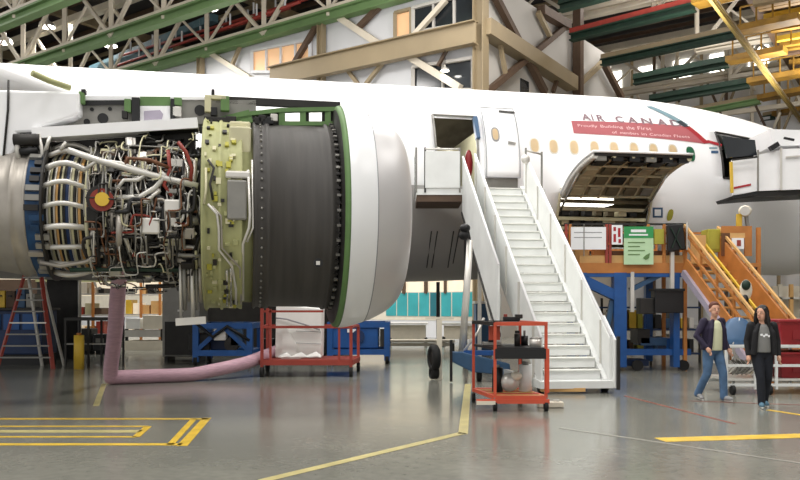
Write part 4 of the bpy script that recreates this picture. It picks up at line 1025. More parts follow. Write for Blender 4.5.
# ---------------------------------------------------------------- orange access stairs
T1 = V((7.33, 20.5, 2.75)); B1 = V((8.05, 17.3, .05)); WV = V((1.05, .5, 0))
os_ = thing('orange_access_stairs', 'orange steel access stairs coming down behind the walkers', 'stairs', V((8.3, 18, 0)))
def OP(u, w, z=0): return T1+(B1-T1)*u+WV*w+UZ*z
for k in range(12):
    u = (k+.5)/12; B().hexa([OP(u-.035,0,-.02), OP(u+.035,0,.21), OP(u+.035,1,.21), OP(u-.035,1,-.02), OP(u-.035,0,.02), OP(u+.035,0,.25), OP(u+.035,1,.25), OP(u-.035,1,.02)]).build('step', 'orange_pale', os_)
for w in (-.02, 1.02): B().bar(OP(0,w,0), OP(1,w,0), .06, .3).build('stringer', 'orange_paint', os_)
B().bar(OP(0,-.08,-.22), OP(1,-.08,-.22), .1, .16).build('stringer_guard', 'purple_grey', os_)
for w in (0, 1):
    for h, m in ((.95,'orange_pale'), (.78,'orange_paint'), (.45,'orange_paint')): B().bar(OP(-.02,w,h), OP(1,w,h), .06, .06).build('hand_rail', m, os_)
    for k in range(6): B().bar(OP(k/5,w,-.05), OP(k/5,w,.95), .05, .05).build('rail_post', 'orange_paint', os_)
B().plate([OP(0,.96,.1), OP(1,.96,.1), OP(1,.96,.8), OP(0,.96,.8)], V((.02,-.02,0))).build('mesh_infill', 'orange_paint', os_)
B().plate([OP(0,.98,-.15), OP(1,.98,-.15), OP(1,.98,.1), OP(0,.98,.1)], V((.02,-.02,0))).build('skirt', 'brown_pipe', os_)
for k in range(14): B().bar(OP(k/13,1,.1), OP(k/13,1,.8), .03, .03).build('baluster', 'orange_pale', os_)
B().bar(OP(0,.55,.55), OP(.9,.55,.55), .05, .05).build('centre_rail', 'yellow', os_)
# top landing with side panels
ol = thing('orange_landing', 'orange box landing at the head of the orange stairs', 'landing', V((8.0, 21.4, 0)))
WB('deck', (7.3,20.6,2.68), (9.3,22.4,2.78), 'orange_paint', ol)
for (x0, y0, x1, y1, m) in ((691,235,706,262,'orange_pale'), (745,226,752,256,'orange_paint'), (722,226,745,233,'orange_paint'), (722,233,730,256,'brown_pipe'), (730,233,745,238,'orange_pale')):
    PB('side_sheet', x0, y0, x1, y1, 20.7, .06, m, ol)
PB('notice', 732, 238, 744, 249, 20.65, .03, 'sign_white', ol); PB('notice_mark', 737, 240, 741, 246, 20.64, .01, 'red_paint', ol)
for x, y in ((7.35,20.65),(9.25,20.65),(7.35,22.3),(9.25,22.3)): B().bar((x,y,0), (x,y,3.7), .09, .09).build('leg', 'orange_paint', ol)
for z in (3.2, 3.7): B().bar((7.35,22.3,z), (9.25,22.3,z), .06, .06).build('hand_rail', 'orange_paint', ol)
ct = thing('olive_cabinet', 'olive yellow cabinet standing on the orange landing', 'cabinet', V((8.2, 20.9, 2.78)))
PB('cabinet_body', 708, 229, 721, 252, 20.9, .5, 'olive', ct, bevel=.02); PB('cabinet_door', 709.5, 231, 719.5, 249, 20.88, .02, 'olive', ct)
lt = thing('work_lamp', 'round pale work lamp on yellow bracket above the orange landing', 'lamp', P(742, 232, 21))
B().bar(P(739,232,21), P(739,214,21), .12, .1).build('bracket', 'yellow', lt); B().ell(P(745,211,21), (.17,.14,.15)).build('lamp_head', 'cream_wall', lt); B().bar(P(746,215,21), P(748,228,21), .08, .08).build('cable_box', 'grey_metal', lt); B().cyl(P(745,211,20.9), P(745,211,20.82), .12).build('lens', 'light_steel', lt)
cs = thing('coil_bag', 'white and green bag tied to the orange stair rail', 'bag', P(746, 312, 18.2))
B().ell(P(746,290,18.4), (.14,.1,.24)).build('bag_body', 'cream_wall', cs); B().ell(P(746,285,18.3), (.1,.08,.12)).build('green_patch', 'green_dark', cs); B().ell(P(745,301,18.35), (.08,.08,.16)).build('dark_pouch', 'black', cs)
# blue tarp covered crate, white cart, red bins
kt = thing('white_cart', 'low white tube cart behind the two walkers carrying red bins', 'cart', V((6.9, 15.6, 0)))
for y in (15.2, 16.2):
    for z, x0 in ((.55, 6.2), (.18, 6.2), (.92, 6.2)): B().bar((x0,y,z), (8.6,y,z), .05, .05).build('frame_rail', 'stair_white', kt)
    for x in (6.2, 6.75, 7.15, 7.9, 8.6): B().bar((x,y,.1), (x,y,.94), .045, .045).build('frame_post', 'stair_white', kt)
WB('shelf', (6.2,15.2,.26), (8.6,16.2,.30), 'light_steel', kt); WB('shelf', (6.2,15.2,.88), (8.6,16.2,.92), 'stair_white', kt)
for x in (6.3, 7.0, 7.8, 8.5): B().cyl((x-.03,15.15,.09), (x+.03,15.15,.09), .09, 14).build('caster', 'rubber', kt)
random.seed(12)
for k in range(9):
    x = 6.25+k*.09; B().tube([(x,15.5,.36),(x+.12,15.4,.5),(x+.05,15.6,.62),(x+.2,15.5,.4)], .025, 6).build('coiled_hose', random.choice(['cream_wall','light_steel','grey_metal']), kt)
rbn = thing('red_bin', 'upper red storage bin at the right edge of the view', 'bin', (7.75, 15.75, .92), group='red bins on the white cart')
def rbin(par, o):
    bb = B(); x0, x1, y0, y1, h = -.5, .75, -.5, .5, .50
    bb.loft([[V((x0+i,y0+i,z))+o, V((x1-i,y0+i,z))+o, V((x1-i,y1-i,z))+o, V((x0+i,y1-i,z))+o] for z, i in ((0,.06),(h*.9,0),(h*.9,-.03),(h,-.03))], smooth=False)
    bb.build('bin_body', 'red_bin', par, bevel=.02)
    bx = B(); bx.box(o+V((0,-.475,.27)), (.5,.012,.3)); bx.build('front_recess', 'red_bin', par, bevel=.01)
    q = B(); q.plate([o+V((x,-.49,z)) for x, z in ((.22,.2),(.3,.16),(.36,.24),(.33,.3),(.27,.27),(.23,.32))], V((0,-.01,0))); q.build('white_mark', 'sign_white', par)
    q = B(); q.bar(o+V((.24,-.5,.36)), o+V((.34,-.5,.34)), .03, .03); q.build('white_mark', 'sign_white', par)
rbin(rbn, V((7.75,15.75,.92)))
dup(rbn, (7.75,15.75,.30), 0, 'lower red storage bin on the cart bottom shelf')
tb = thing('blue_tarp_bundle', 'blue tarp draped bundle between the two walkers', 'bundle', (6.62, 15.7, .92))
bb = B(); bb.loft([[V((6.62+sx*a, 15.7+sy*b_, z)) for sx, sy in ((-1,-1),(0,-1.2),(1,-1),(1.1,0),(1,1),(0,1.1),(-1,1),(-1.1,0))] for a, b_, z in ((.34,.3,.92),(.32,.28,1.05),(.24,.2,1.25),(.12,.1,1.42),(.04,.04,1.46))]); bb.build('tarp', 'blue_grey', tb)
B().tube([(6.4,15.38,.95),(6.55,15.5,1.2),(6.62,15.6,1.45)], .012, 5).build('tie_cord', 'light_steel', tb)
# ---------------------------------------------------------------- blue tow dolly with mast
td = thing('blue_jack_dolly', 'blue tapered jack dolly with a tall grey mast left of the stairs', 'dolly', (1.35, 17.5, 0))
Yd = 17.6
B().plate([P(x,y,Yd) for x, y in ((450,352),(462,352),(510,364),(511,376),(472,372),(452,362))], V((0,.25,0))).build('main_beam', 'blue_grey', td, bevel=.02)
B().bar(P(463,352.5,Yd+.3), P(510,353,Yd+.3), .3, .1).build('top_beam', 'blue_paint', td)
B().bar(P(451,340,Yd-.05), V((P(451,0,Yd).x,Yd-.05,.02)), .06, .06).build('jack_leg', 'black', td)
B().bar(P(500,372,Yd+.1), V((P(500,0,Yd).x,Yd+.1,.02)), .12, .12).build('rear_leg', 'dark_metal', td)
B().cyl(V((P(478,0,Yd).x,Yd+.25,.14)), V((P(478,0,Yd).x+.1,Yd+.25,.14)), .14).build('wheel', 'rubber', td); B().bar(P(481,370,Yd+.25), V((P(481,0,Yd).x,Yd+.25,.14)), .06,.06).build('wheel_fork', 'blue_grey', td)
B().tube([P(462,354,Yd+.35), P(466,300,Yd+.35), P(470,240,Yd+.35)], [.085,.08,.07], 12).build('mast', 'light_steel', td)
B().tube([P(463,352,Yd+.2), P(478,332,Yd+.3), P(484,318,Yd+.35)], .03, 8).build('mast_stay', 'light_steel', td)
B().ell(P(465,228,Yd+.3), (.12,.12,.1)).build('mast_lamp', 'black', td); B().ell(P(464,235.5,Yd+.3), (.12,.12,.1)).build('mast_lamp', 'rubber', td); B().bar(P(470,240,Yd+.35), P(467,226,Yd+.35), .05, .05).build('lamp_arm', 'dark_metal', td)
wz = thing('yellow_post_wheel', 'upright black wheel on a cream post left of the blue dolly', 'wheel', V(((434-400)/F*18.2, 18.2, 0)))
wc = V(((434-400)/F*18.2, 18.2, .42))
for dz, r in ((.08, .30), (-.26, .15)):
    c = wc+V((0,0,dz)); B().lathe([(-.07,r*.6),(-.09,r*.85),(-.06,r),(.06,r),(.09,r*.85),(.07,r*.6)], c, (1,.25,0), 28, closed=True).build('tyre', 'rubber', wz); B().lathe([(-.04,.02),(-.05,r*.6),(.05,r*.6),(.04,.02)], c, (1,.25,0), 20).build('hub', 'dark_metal', wz)
B().bar(wc+V((.12,0,-.42)), wc+V((.12,0,.95)), .12, .1).build('post', 'cream_wall', wz); B().bar(wc+V((-.2,0,.98)), wc+V((.45,0,.98)), .1, .05).build('cross_arm', 'cream_wall', wz); B().bar(wc+V((0,0,.08)), wc+V((.12,0,.08)), .05, .05).build('axle', 'dark_metal', wz)
# ---------------------------------------------------------------- red tool cart
rc = thing('red_tool_cart', 'red framed open tool cart in front of the boarding stairs', 'cart', (1.8, 13.3, 0))
ca, cbk = 12.8, 14.0
xf0, xf1 = (495-400)/F*ca, (546-400)/F*ca; xb0, xb1 = (473.5-400)/F*cbk, (520-400)/F*cbk
cor = [V((xf0,ca,0)), V((xf1,ca,0)), V((xb1,cbk,0)), V((xb0,cbk,0))]
for k, c in enumerate(cor): B().bar(c+UZ*.2, c+UZ*1.42, .045, .045).build('post', 'cart_red', rc)
for z in (.22, 1.40):
    for k in range(4): B().bar(cor[k]+UZ*z, cor[(k+1)%4]+UZ*z, .06, .06).build('frame_rail', 'cart_red' if z < 1 or k in (0, 1) else 'dark_metal', rc)
for k in range(6):
    u = (k+.5)/6; B().bar(cor[0]+(cor[3]-cor[0])*u+UZ*.24, cor[1]+(cor[2]-cor[1])*u+UZ*.24, .05, .03).build('deck_bar', 'cart_red' if k % 2 else 'orange_pale', rc)
B().bar(cor[0]+V((-.3,-.02,.16)), cor[1]+V((.05,-.02,.16)), .05, .07).build('bumper', 'cart_red', rc); B().bar(cor[0]+V((-.3,-.05,.14)), cor[0]+V((.0,-.05,.14)), .04, .06).build('bumper_pad', 'cream_wall', rc)
B().plate([cor[0]+V((0,0,.98)), cor[1]+V((0,0,.98)), cor[2]+V((0,0,.98)), cor[3]+V((0,0,.98))], V((0,0,.04))).build('tray', 'black', rc)
B().bar(cor[0]+V((0,-.02,.92)), cor[1]+V((0,-.02,.92)), .04, .16).build('tray_front', 'black', rc)
B().plate([cor[0]+V((0,.3,1.38)), cor[0]+V((.55,.3,1.38)), cor[3]+V((.9,-.1,1.38)), cor[3]+V((0,-.1,1.38))], V((0,0,.03))).build('top_shelf', 'dark_metal', rc)
B().plate([P(489,326,13.4), P(500,326,13.4), P(500,340,13.4), P(489,340,13.4)], V((0,.05,0))).build('red_plate', 'cart_red', rc)
for c in cor: B().cyl(c+V((-.03,0,.08)), c+V((.03,0,.08)), .08, 16).build('caster', 'rubber', rc); B().bar(c+UZ*.08, c+UZ*.22, .04, .05).build('caster_fork', 'grey_metal', rc)
B().bar(cor[1]+V((.02,0,.3)), cor[1]+V((.02,0,1.0)), .05, .1).build('side_guard', 'cart_red', rc)
for k, (x, y, yy, sx, sz, m) in enumerate(((508,318,13.3,.17,.07,'dark_metal'), (516,316,13.3,.16,.05,'black'))): pass
def small(name, label, cat, p, parts, group=None):
    r = thing(name, label, cat, p, group=group)
    for (n, kind, c, s, m) in parts:
        c = V(p)+V(c)
        if kind == 'b': B().box(c, s).build(n, m, r, bevel=min(s)*.15)
        elif kind == 'c': B().cyl(c-UZ*s[1]/2, c+UZ*s[1]/2, s[0], 16).build(n, m, r)
        else: B().ell(c, s, 12, 8).build(n, m, r)
    return r
tz = 1.02
small('pneumatic_tool', 'black power tool lying on top of the red tool cart', 'tool', V((1.86,13.35,1.43)), [('tool_body','b',(0,0,.04),(.28,.1,.07),'black'), ('tool_head','b',(.12,0,.08),(.12,.12,.07),'dark_metal'), ('grip','b',(-.1,0,.09),(.06,.06,.06),'red_pipe')])
small('spray_bottle', 'dark spray bottle on the cart tray, left one', 'bottle', V((1.95,13.3,tz)), [('bottle_body','c',(0,0,.1),(.05,.2),'dark_metal'), ('nozzle','b',(0,0,.23),(.08,.04,.05),'black')])
small('oil_can', 'small black can on the cart tray beside the spray bottle', 'can', V((2.1,13.5,tz)), [('can_body','c',(0,0,.08),(.06,.16),'black'), ('spout','c',(0,0,.2),(.02,.1),'grey_metal')])
small('metal_pot', 'pale metal pot at the right end of the cart tray', 'pot', V((2.22,13.1,tz)), [('pot_body','c',(0,0,.06),(.1,.12),'light_steel'), ('lid','e',(0,0,.13),(.1,.1,.03),'grey_metal')])
small('parts_tray', 'grey parts tray on the cart tray near its left side', 'tray', V((1.55,13.5,tz)), [('tray_base','b',(0,0,.03),(.3,.3,.05),'grey_metal'), ('part','b',(0,0,.08),(.12,.1,.06),'black')])
small('white_canister', 'white canister on the bottom deck of the red cart', 'canister', V((2.1,13.4,.26)), [('canister_body','c',(0,0,.22),(.11,.44),'stair_white'), ('cap','c',(0,0,.47),(.05,.06),'grey_metal')])
small('cloth_bundle', 'pale crumpled cloth on the bottom deck of the red cart', 'cloth', V((1.82,13.3,.26)), [('cloth','e',(0,0,.16),(.17,.15,.16),'light_steel'), ('fold','e',(.1,-.05,.26),(.1,.1,.08),'cream_wall')])
small('dark_canister', 'dark canister under the cart tray at its left', 'canister', V((1.62,13.3,.26)), [('canister_body','c',(0,0,.2),(.09,.4),'black'), ('cap','c',(0,0,.42),(.04,.05),'grey_metal')])
small('wheel_chock', 'pale slab chock on the floor right of the tool cart', 'chock', V((2.08+.42,13.3,0)), [('block','b',(0,0,.05),(.42,.2,.09),'cream_wall'), ('handle','b',(.1,0,.11),(.1,.03,.03),'light_steel')])
# ---------------------------------------------------------------- pink hose
hp = [P(122,255,14.6), P(121,268,14.8), P(118,290,15.3), P(116,320,15.9), P(113.5,345,16.5), P(111,366,16.9), P(111,377,17.05)]
hp2 = [P(113,381,17.1), P(122,381.5,17.2), P(145,380,17.4), P(180,376.5,17.7), P(215,370,18.2), P(245,363,18.8), P(262,357,19.3), P(277,351,19.8)]
def smooth(pts, n=5):
    out = []
    for i in range(len(pts)-1):
        p0, p1, p2, p3 = pts[max(0,i-1)], pts[i], pts[i+1], pts[min(len(pts)-1,i+2)]
        for k in range(n):
            u = k/n; out.append(.5*((2*p1)+(-p0+p2)*u+(2*p0-5*p1+4*p2-p3)*u*u+(-p0+3*p1-3*p2+p3)*u**3))
    return out+[pts[-1]]
pts = smooth(hp+hp2, 8)
for p in pts: p.z = max(p.z, .15) if p.z < .5 else p.z
ho = B().tube(pts, [.115+.035*min(1, i/20) for i in range(len(pts))], 18).build('ducting_hose', 'pink_hose'); tag(ho, 'pink fabric duct hose hanging from the engine and bending along the floor', 'hose')
# ---------------------------------------------------------------- red trolley with white sheeted box
rt = thing('red_trolley', 'red rail trolley under the fan case', 'trolley', (-2.4, 19.4, 0))
ya, yb = 18.9, 20.3; xa, xb = (262-400)/F*ya, (351-400)/F*ya
fr = [V((xa,ya,0)), V((xb,ya,0)), V((xb+.1,yb,0)), V((xa-.1,yb,0))]
for k in range(4):
    B().bar(fr[k]+UZ*.34, fr[(k+1)%4]+UZ*.34, .1, .12).build('base_rail', 'red_paint', rt)
    B().bar(fr[k]+UZ*1.18, fr[(k+1)%4]+UZ*1.18, .06, .06).build('top_rail', 'red_paint', rt)
    B().bar(fr[k]+UZ*.2, fr[k]+UZ*(1.18 if k in (1,2) else 1.62), .07, .07).build('post', 'red_paint', rt)
    B().cyl(fr[k]+V((-.04,0,.12)), fr[k]+V((.04,0,.12)), .12, 18).build('caster', 'rubber', rt); B().bar(fr[k]+UZ*.12, fr[k]+UZ*.3, .05, .06).build('caster_fork', 'grey_metal', rt)
B().bar(fr[1]+V((-.28,0,.3)), fr[1]+V((-.28,0,1.18)), .05, .05).build('post', 'red_paint', rt); B().bar(fr[0]+V((.2,0,.3)), fr[0]+V((.2,0,1.6)), .05, .05).build('post', 'red_paint', rt)
B().bar(fr[0]+UZ*1.55, fr[0]+V((1.45,0,1.55)), .05, .05).build('top_rail', 'red_paint', rt)
B().plate([f+UZ*.36 for f in fr], V((0,0,.05))).build('deck', 'red_pipe', rt)
sb = thing('sheeted_box', 'tall white sheet wrapped box standing on the red trolley', 'wrapped box', (-2.45, 19.6, .41))
q = [P(x, y, 19.35) for x, y in ((275,360),(321,362),(322,308.5),(276,304.5))]
q[0].z = q[1].z = .42
B().plate(q, V((0,.7,0))).build('box_body', 'sheet_white', sb, bevel=.03)
random.seed(3)
fl = B(); fl.plate([P(x,y,19.28) for x, y in ((283,326),(286,327),(297,346),(296,352),(303,361),(281,362))], V((0,.05,0))); fl.build('loose_flap', 'sheet_white', sb)
B().plate([P(x,y,19.31) for x, y in ((284,342),(288,346),(294,356),(295,360),(289,354))], V((0,.02,0))).build('tear', 'dark_metal', sb)
B().tube([P(276,318,19.3), P(286,319,19.26), P(303,324,19.28), P(320,330,19.3)], .02, 6).build('sheet_crease', 'seam', sb)
for y in (331, 343): B().tube([P(296,y,19.32), P(321,y+1,19.32)], .008, 5).build('sheet_crease', 'seam', sb)
fold = [P(277+k*4.9, 357-(k*37 % 11)*.55, 19.24-(k % 2)*.05) for k in range(10)]
bb = B(); bb.grid(lambda i, j: fold[i]+(V((fold[i].x, 19.22-(i % 2)*.1, .44))-fold[i])*(j/3), 9, 3)
bb.build('sheet_hem', 'sheet_white', sb, solid=.02)
# ---------------------------------------------------------------- blue stands under the engine
def bstand(name, label, x0, x1, y0, y1, Y, dep, style):
    r = thing(name, label, 'engine stand', V((((x0+x1)/2-400)/F*Y, Y, 0)))
    X0, X1 = (x0-400)/F*Y, (x1-400)/F*Y; z1 = CH+(HY-y0)/F*Y
    for x in (X0, X1):
        for y in (Y, Y+dep): B().bar((x,y,.1), (x,y,z1), .16, .16).build('post', 'blue_paint', r); B().cyl((x-.05,y,.13), (x+.05,y,.13), .13, 16).build('caster', 'rubber', r)
    for z in (.35, z1-.08):
        for y in (Y, Y+dep): B().bar((X0,y,z), (X1,y,z), .14, .16).build('beam', 'blue_paint', r)
        for x in (X0, X1): B().bar((x,Y,z), (x,Y+dep,z), .14, .16).build('beam', 'blue_paint', r)
    if style == 0:
        B().bar((X0,Y,.4), ((X0+X1)/2,Y,z1-.1), .12, .12).build('brace', 'blue_paint', r); B().bar((X1,Y,.4), ((X0+X1)/2,Y,z1-.1), .12, .12).build('brace', 'blue_paint', r)
        WB('side_box', (X0-.25,Y+.1,.4), (X0+.35,Y+.9,.9), 'dark_metal', r, bevel=.04); B().tube([(X0,Y-.05,1.2),(X0+.5,Y-.1,.8),(X0+.9,Y-.1,1.1),(X1,Y-.05,.7)], .05, 8).build('hydraulic_hose', 'black', r); B().cyl((X0+1.0,Y-.05,.6), (X0+1.0,Y+.2,.6), .2, 18).build('reel', 'dark_metal', r); WB('motor', (X0+.3,Y+.3,.4), (X1-.6,Y+1.0,.95), 'blue_dark', r, bevel=.05); WB('light_box', (X1-.55,Y-.05,.55), (X1-.2,Y+.2,1.2), 'blue_grey', r, bevel=.02); WB('white_box', (X0+.5,Y-.02,.7), (X0+.85,Y+.2,1.1), 'light_steel', r, bevel=.02)
    else:
        WB('housing', (X0+.05,Y-.03,.45), (X1-.25,Y+dep,z1-.15), 'blue_paint', r, bevel=.04); B().cyl(((X0+X1)/2,Y-.05,(z1+.4)/2), ((X0+X1)/2,Y-.12,(z1+.4)/2), .18).build('dial', 'blue_dark', r); WB('control_panel', (X1-.2,Y-.05,.5), (X1,Y+.2,z1-.2), 'dark_metal', r); WB('name_plate', (X0+.5,Y-.07,z1-.3), (X0+.75,Y-.04,z1-.2), 'sign_white', r)
    return r
bstand('blue_engine_stand', 'blue braced engine stand behind the pink hose', 196, 250, 323, 360, 22.5, 1.6, 0)
bstand('blue_hydraulic_unit', 'blue hydraulic unit below the engine inlet', 330, 387, 322, 360, 23.0, 1.6, 1)
# white beam under fan frame
# ---------------------------------------------------------------- left background
ld = thing('red_stepladder', 'red stepladder standing at the left under the exhaust', 'ladder', (-8.4, 19.5, 0))
Yl = 21.8
def LX(px, Y=Yl): return (px-400)/F*Y
zt = 2.75
legs = [((-2,Yl-.5),(32,Yl)), ((24,Yl-.5),(38,Yl))]
tl, tr_ = V((LX(29),Yl,zt)), V((LX(35),Yl,zt))
fl_, fr_ = V((LX(-4),Yl-1.0,0)), V((LX(52),Yl-1.0,0)); bl_, br_ = V((LX(20),Yl+1.2,0)), V((LX(62),Yl+1.2,0))
tl = V((LX(27),Yl,zt)); tr_ = V((LX(40),Yl,zt)); 
fA, fB_ = V((LX(-3,21.2),21.2,0)), V((LX(53,21.2),21.2,0)); rA, rB_ = V((LX(42,22.4),22.4,0)), V((LX(64,22.4),22.4,0))
B().bar(tl, fA, .1, .06).build('rail', 'red_paint', ld); B().bar(tr_, fB_, .1, .06).build('rail', 'red_paint', ld)
B().bar(tl, rA, .07, .05).build('rear_rail', 'light_steel', ld); B().bar(tr_, rB_, .07, .05).build('rear_rail', 'light_steel', ld)
for k in range(8):
    u = (k+1)/9; B().bar(tl+(fA-tl)*u, tr_+(fB_-tr_)*u, .14, .035).build('rung', 'grey_metal' if k != 4 else 'light_steel', ld)
B().box((tl+tr_)/2+UZ*.03, (.5,.3,.06)).build('top_cap', 'light_steel', ld)
wb = thing('blue_workbench', 'dark blue workbench behind the red ladder', 'workbench', (LX(20,22.6), 23, 0))
WB('cabinet', (LX(-40,22.6),22.6,.3), (LX(42,22.6),23.6,1.55), 'blue_dark', wb, bevel=.03); WB('plinth', (LX(-40,22.6),22.7,0), (LX(42,22.6),23.5,.3), 'black', wb); WB('bench_top', (LX(-42,22.6),22.5,1.55), (LX(44,22.6),23.7,1.62), 'dark_metal', wb)
for k in range(4): WB('drawer', (LX(-34+k*19,22.6),22.56,1.0), (LX(-18+k*19,22.6),22.6,1.45), 'blue_paint', wb, bevel=.01)
random.seed(14)
for k, lb in enumerate(('orange parts case', 'yellow parts case', 'brown parts case', 'blue parts case', 'grey parts case')):
    x = LX(-8+k*10,22.9); r = thing('parts_case', lb+' on the dark blue workbench at far left', 'case', (x, 23, 1.62), group='cases on the blue workbench')
    h = .35+.2*random.random(); m = ('orange_paint','yellow','dark_brown','blue_grey','grey_metal')[k]
    B().box((x,23,1.62+h/2), (.26,.4,h)).build('case_body', m, r, bevel=.02); B().box((x,22.78,1.62+h*.7), (.1,.05,.04)).build('case_handle', 'black', r)
gt = thing('grey_table', 'dark grey steel table under the engine core', 'table', (LX(82,21.5), 22, 0))
tx0, tx1 = LX(64,21.5), LX(112,21.5)
WB('table_top', (tx0,21.5,1.28), (tx1,22.5,1.36), 'dark_metal', gt)
for x in (tx0+.03, tx1-.03, (tx0+tx1)/2):
    for y in (21.53, 22.47): B().bar((x,y,0), (x,y,1.28), .05, .05).build('leg', 'dark_metal', gt)
B().bar((tx0,21.53,.65), (tx1,21.53,.65), .04, .04).build('rail', 'grey_metal', gt)
small('yellow_bollard', 'yellow upright container beneath the grey table end', 'container', V((LX(79,21.2),21.2,0)), [('container_body','c',(0,0,.45),(.13,.9),'yellow'), ('cap','c',(0,0,.93),(.06,.06),'orange_paint')])
gc = thing('grey_equipment_cabinet', 'grey cabinet standing below the engine, left of the blue stand', 'cabinet', (LX(182,24), 24.5, 0))
WB('cabinet_body', (LX(162,24),24,.15), (LX(200,24),25,2.55), 'grey_metal', gc, bevel=.03); WB('lower_door', (LX(165,24),23.97,.2), (LX(197,24),24,1.2), 'dark_metal', gc); WB('handle', (LX(178,24),23.94,1.5), (LX(184,24),23.97,1.56), 'light_steel', gc)
for px in (165, 197): WB('foot', (LX(px,24)-.05,24.1,0), (LX(px,24)+.05,24.9,.16), 'black', gc)
gc2 = thing('grey_partition', 'plain grey partition panel behind the red ladder', 'partition', (LX(55,25), 25.2, 0))
WB('panel', (LX(44,25),25.2,0), (LX(76,25),25.3,2.8), 'dark_metal', gc2); WB('edge_post', (LX(76,25),25.15,0), (LX(77,25),25.35,2.8), 'light_steel', gc2)
# far storage racks under the engine; some cartons glow to look brightly lit
def rack(label, x0, x1, Y, zs_, seed, pal_, top):
    r = thing('storage_rack', label, 'rack', V((LX((x0+x1)/2,Y),Y,0)), group='far storage racks'); random.seed(seed)
    for px in (x0, (x0+x1)/2, x1): B().bar((LX(px,Y),Y,0), (LX(px,Y),Y,top), .1, .1).build('upright', 'orange_paint', r)
    for z in zs_:
        WB('shelf', (LX(x0,Y),Y,z-.06), (LX(x1,Y),Y+1.2,z), 'light_steel', r); x = LX(x0,Y)+.15
        while x < LX(x1,Y)-.4:
            w = random.uniform(.15,.42); h = random.uniform(.2,.7)
            WB('carton', (x,Y+.05,z), (x+w,Y+.9,z+h), random.choice(pal_), r); x += w+.08
    return r
rack('far storage rack with pale cartons, seen left of the pink hose', 74, 112, 34, (.35,1.3,2.2,3.1), 3, ['cream_wall','orange_pale','dark_brown','black','dark_metal','cream_glow','beige_metal','red_paint','black'], 3.6)
rack('far storage rack with some glowing cartons, seen right of the pink hose', 122, 160, 36, (.35,1.3,2.2,3.1), 5, ['cream_glow','sheet_white','orange_pale','dark_metal','red_paint','cream_wall','yellow','black'], 3.9)
lw = thing('light_crate_row', 'long pale crates on the floor behind the pink hose', 'crates', (LX(142,30), 30, 0))
for k, (x0, x1, z0_, z1_) in enumerate(((122,162,0,.35),(124,160,.5,.75),(126,140,.8,1.2),(143,162,.8,1.3))): WB('crate', (LX(x0,30),30,z0_), (LX(x1,30),31,z1_), ('cream_wall','light_steel','sheet_white','cream_wall')[k], lw)
for x in (124, 160): WB('crate_post', (LX(x,30),30.1,0), (LX(x,30)+.1,30.2,.8), 'dark_metal', lw)
# mid background between engine and stairs
bp_ = thing('black_pole', 'thin black upright pole in front of the teal panels', 'pole', V((LX(438,33),33,0)))
B().bar((LX(438,33),33,.05), (LX(438,33),33,2.65), .14, .14).build('pole', 'black', bp_); B().cyl((LX(438,33),33,0), (LX(438,33),33,.06), .3).build('base', 'dark_metal', bp_)
def bench(label, x0, x1, Y, h, m, name='white_bench', cat='bench'):
    r = thing(name, label, cat, V((LX((x0+x1)/2,Y),Y,0)))
    WB('bench_top', (LX(x0,Y),Y,h-.08), (LX(x1,Y),Y+1,h), m, r); WB('front_panel', (LX(x0+2,Y),Y+.1,.2), (LX(x1-2,Y),Y+.15,h-.1), 'cream_wall', r)
    for px in (x0+2, x1-2): WB('foot', (LX(px,Y)-.06,Y+.05,0), (LX(px,Y)+.06,Y+.9,.3), 'dark_metal', r)
    return r
bench('long white bench in front of the teal panels, left of the black pole', 388, 428, 34, .95, 'sheet_white')
bench('white bench right of the black pole', 442, 484, 35, .9, 'light_steel')
bench('low pale bench nearest the black wheel', 384, 455, 29, .42, 'cream_wall', 'low_bench')
bc = thing('blue_crate', 'blue crate beside the stairs at the end of the teal panels', 'crate', V((LX(481,30),30,0)))
WB('crate_body', (LX(476,30),30,0), (LX(492,30),31,1.75), 'blue_grey', bc, bevel=.03); WB('crate_lid', (LX(475,30),29.95,1.75), (LX(493,30),31.05,1.85), 'light_steel', bc)
# pale equipment at right edge
rg = thing('pale_shelving', 'cream shelving at the right edge under the nose', 'shelving', V((LX(795,27),27,0)))
WB('panel', (LX(778,27),27.4,1.0), (LX(840,27),27.5,2.35), 'cream_wall', rg)
for px in (779, 790, 801): WB('upright', (LX(px,27),27,0), (LX(px,27)+.12,27.1,2.4), 'orange_pale' if px == 790 else 'cream_wall', rg)
for z in (.5, 1.2, 1.9): WB('shelf', (LX(778,27),27,z), (LX(840,27),27.5,z+.06), 'light_steel', rg)

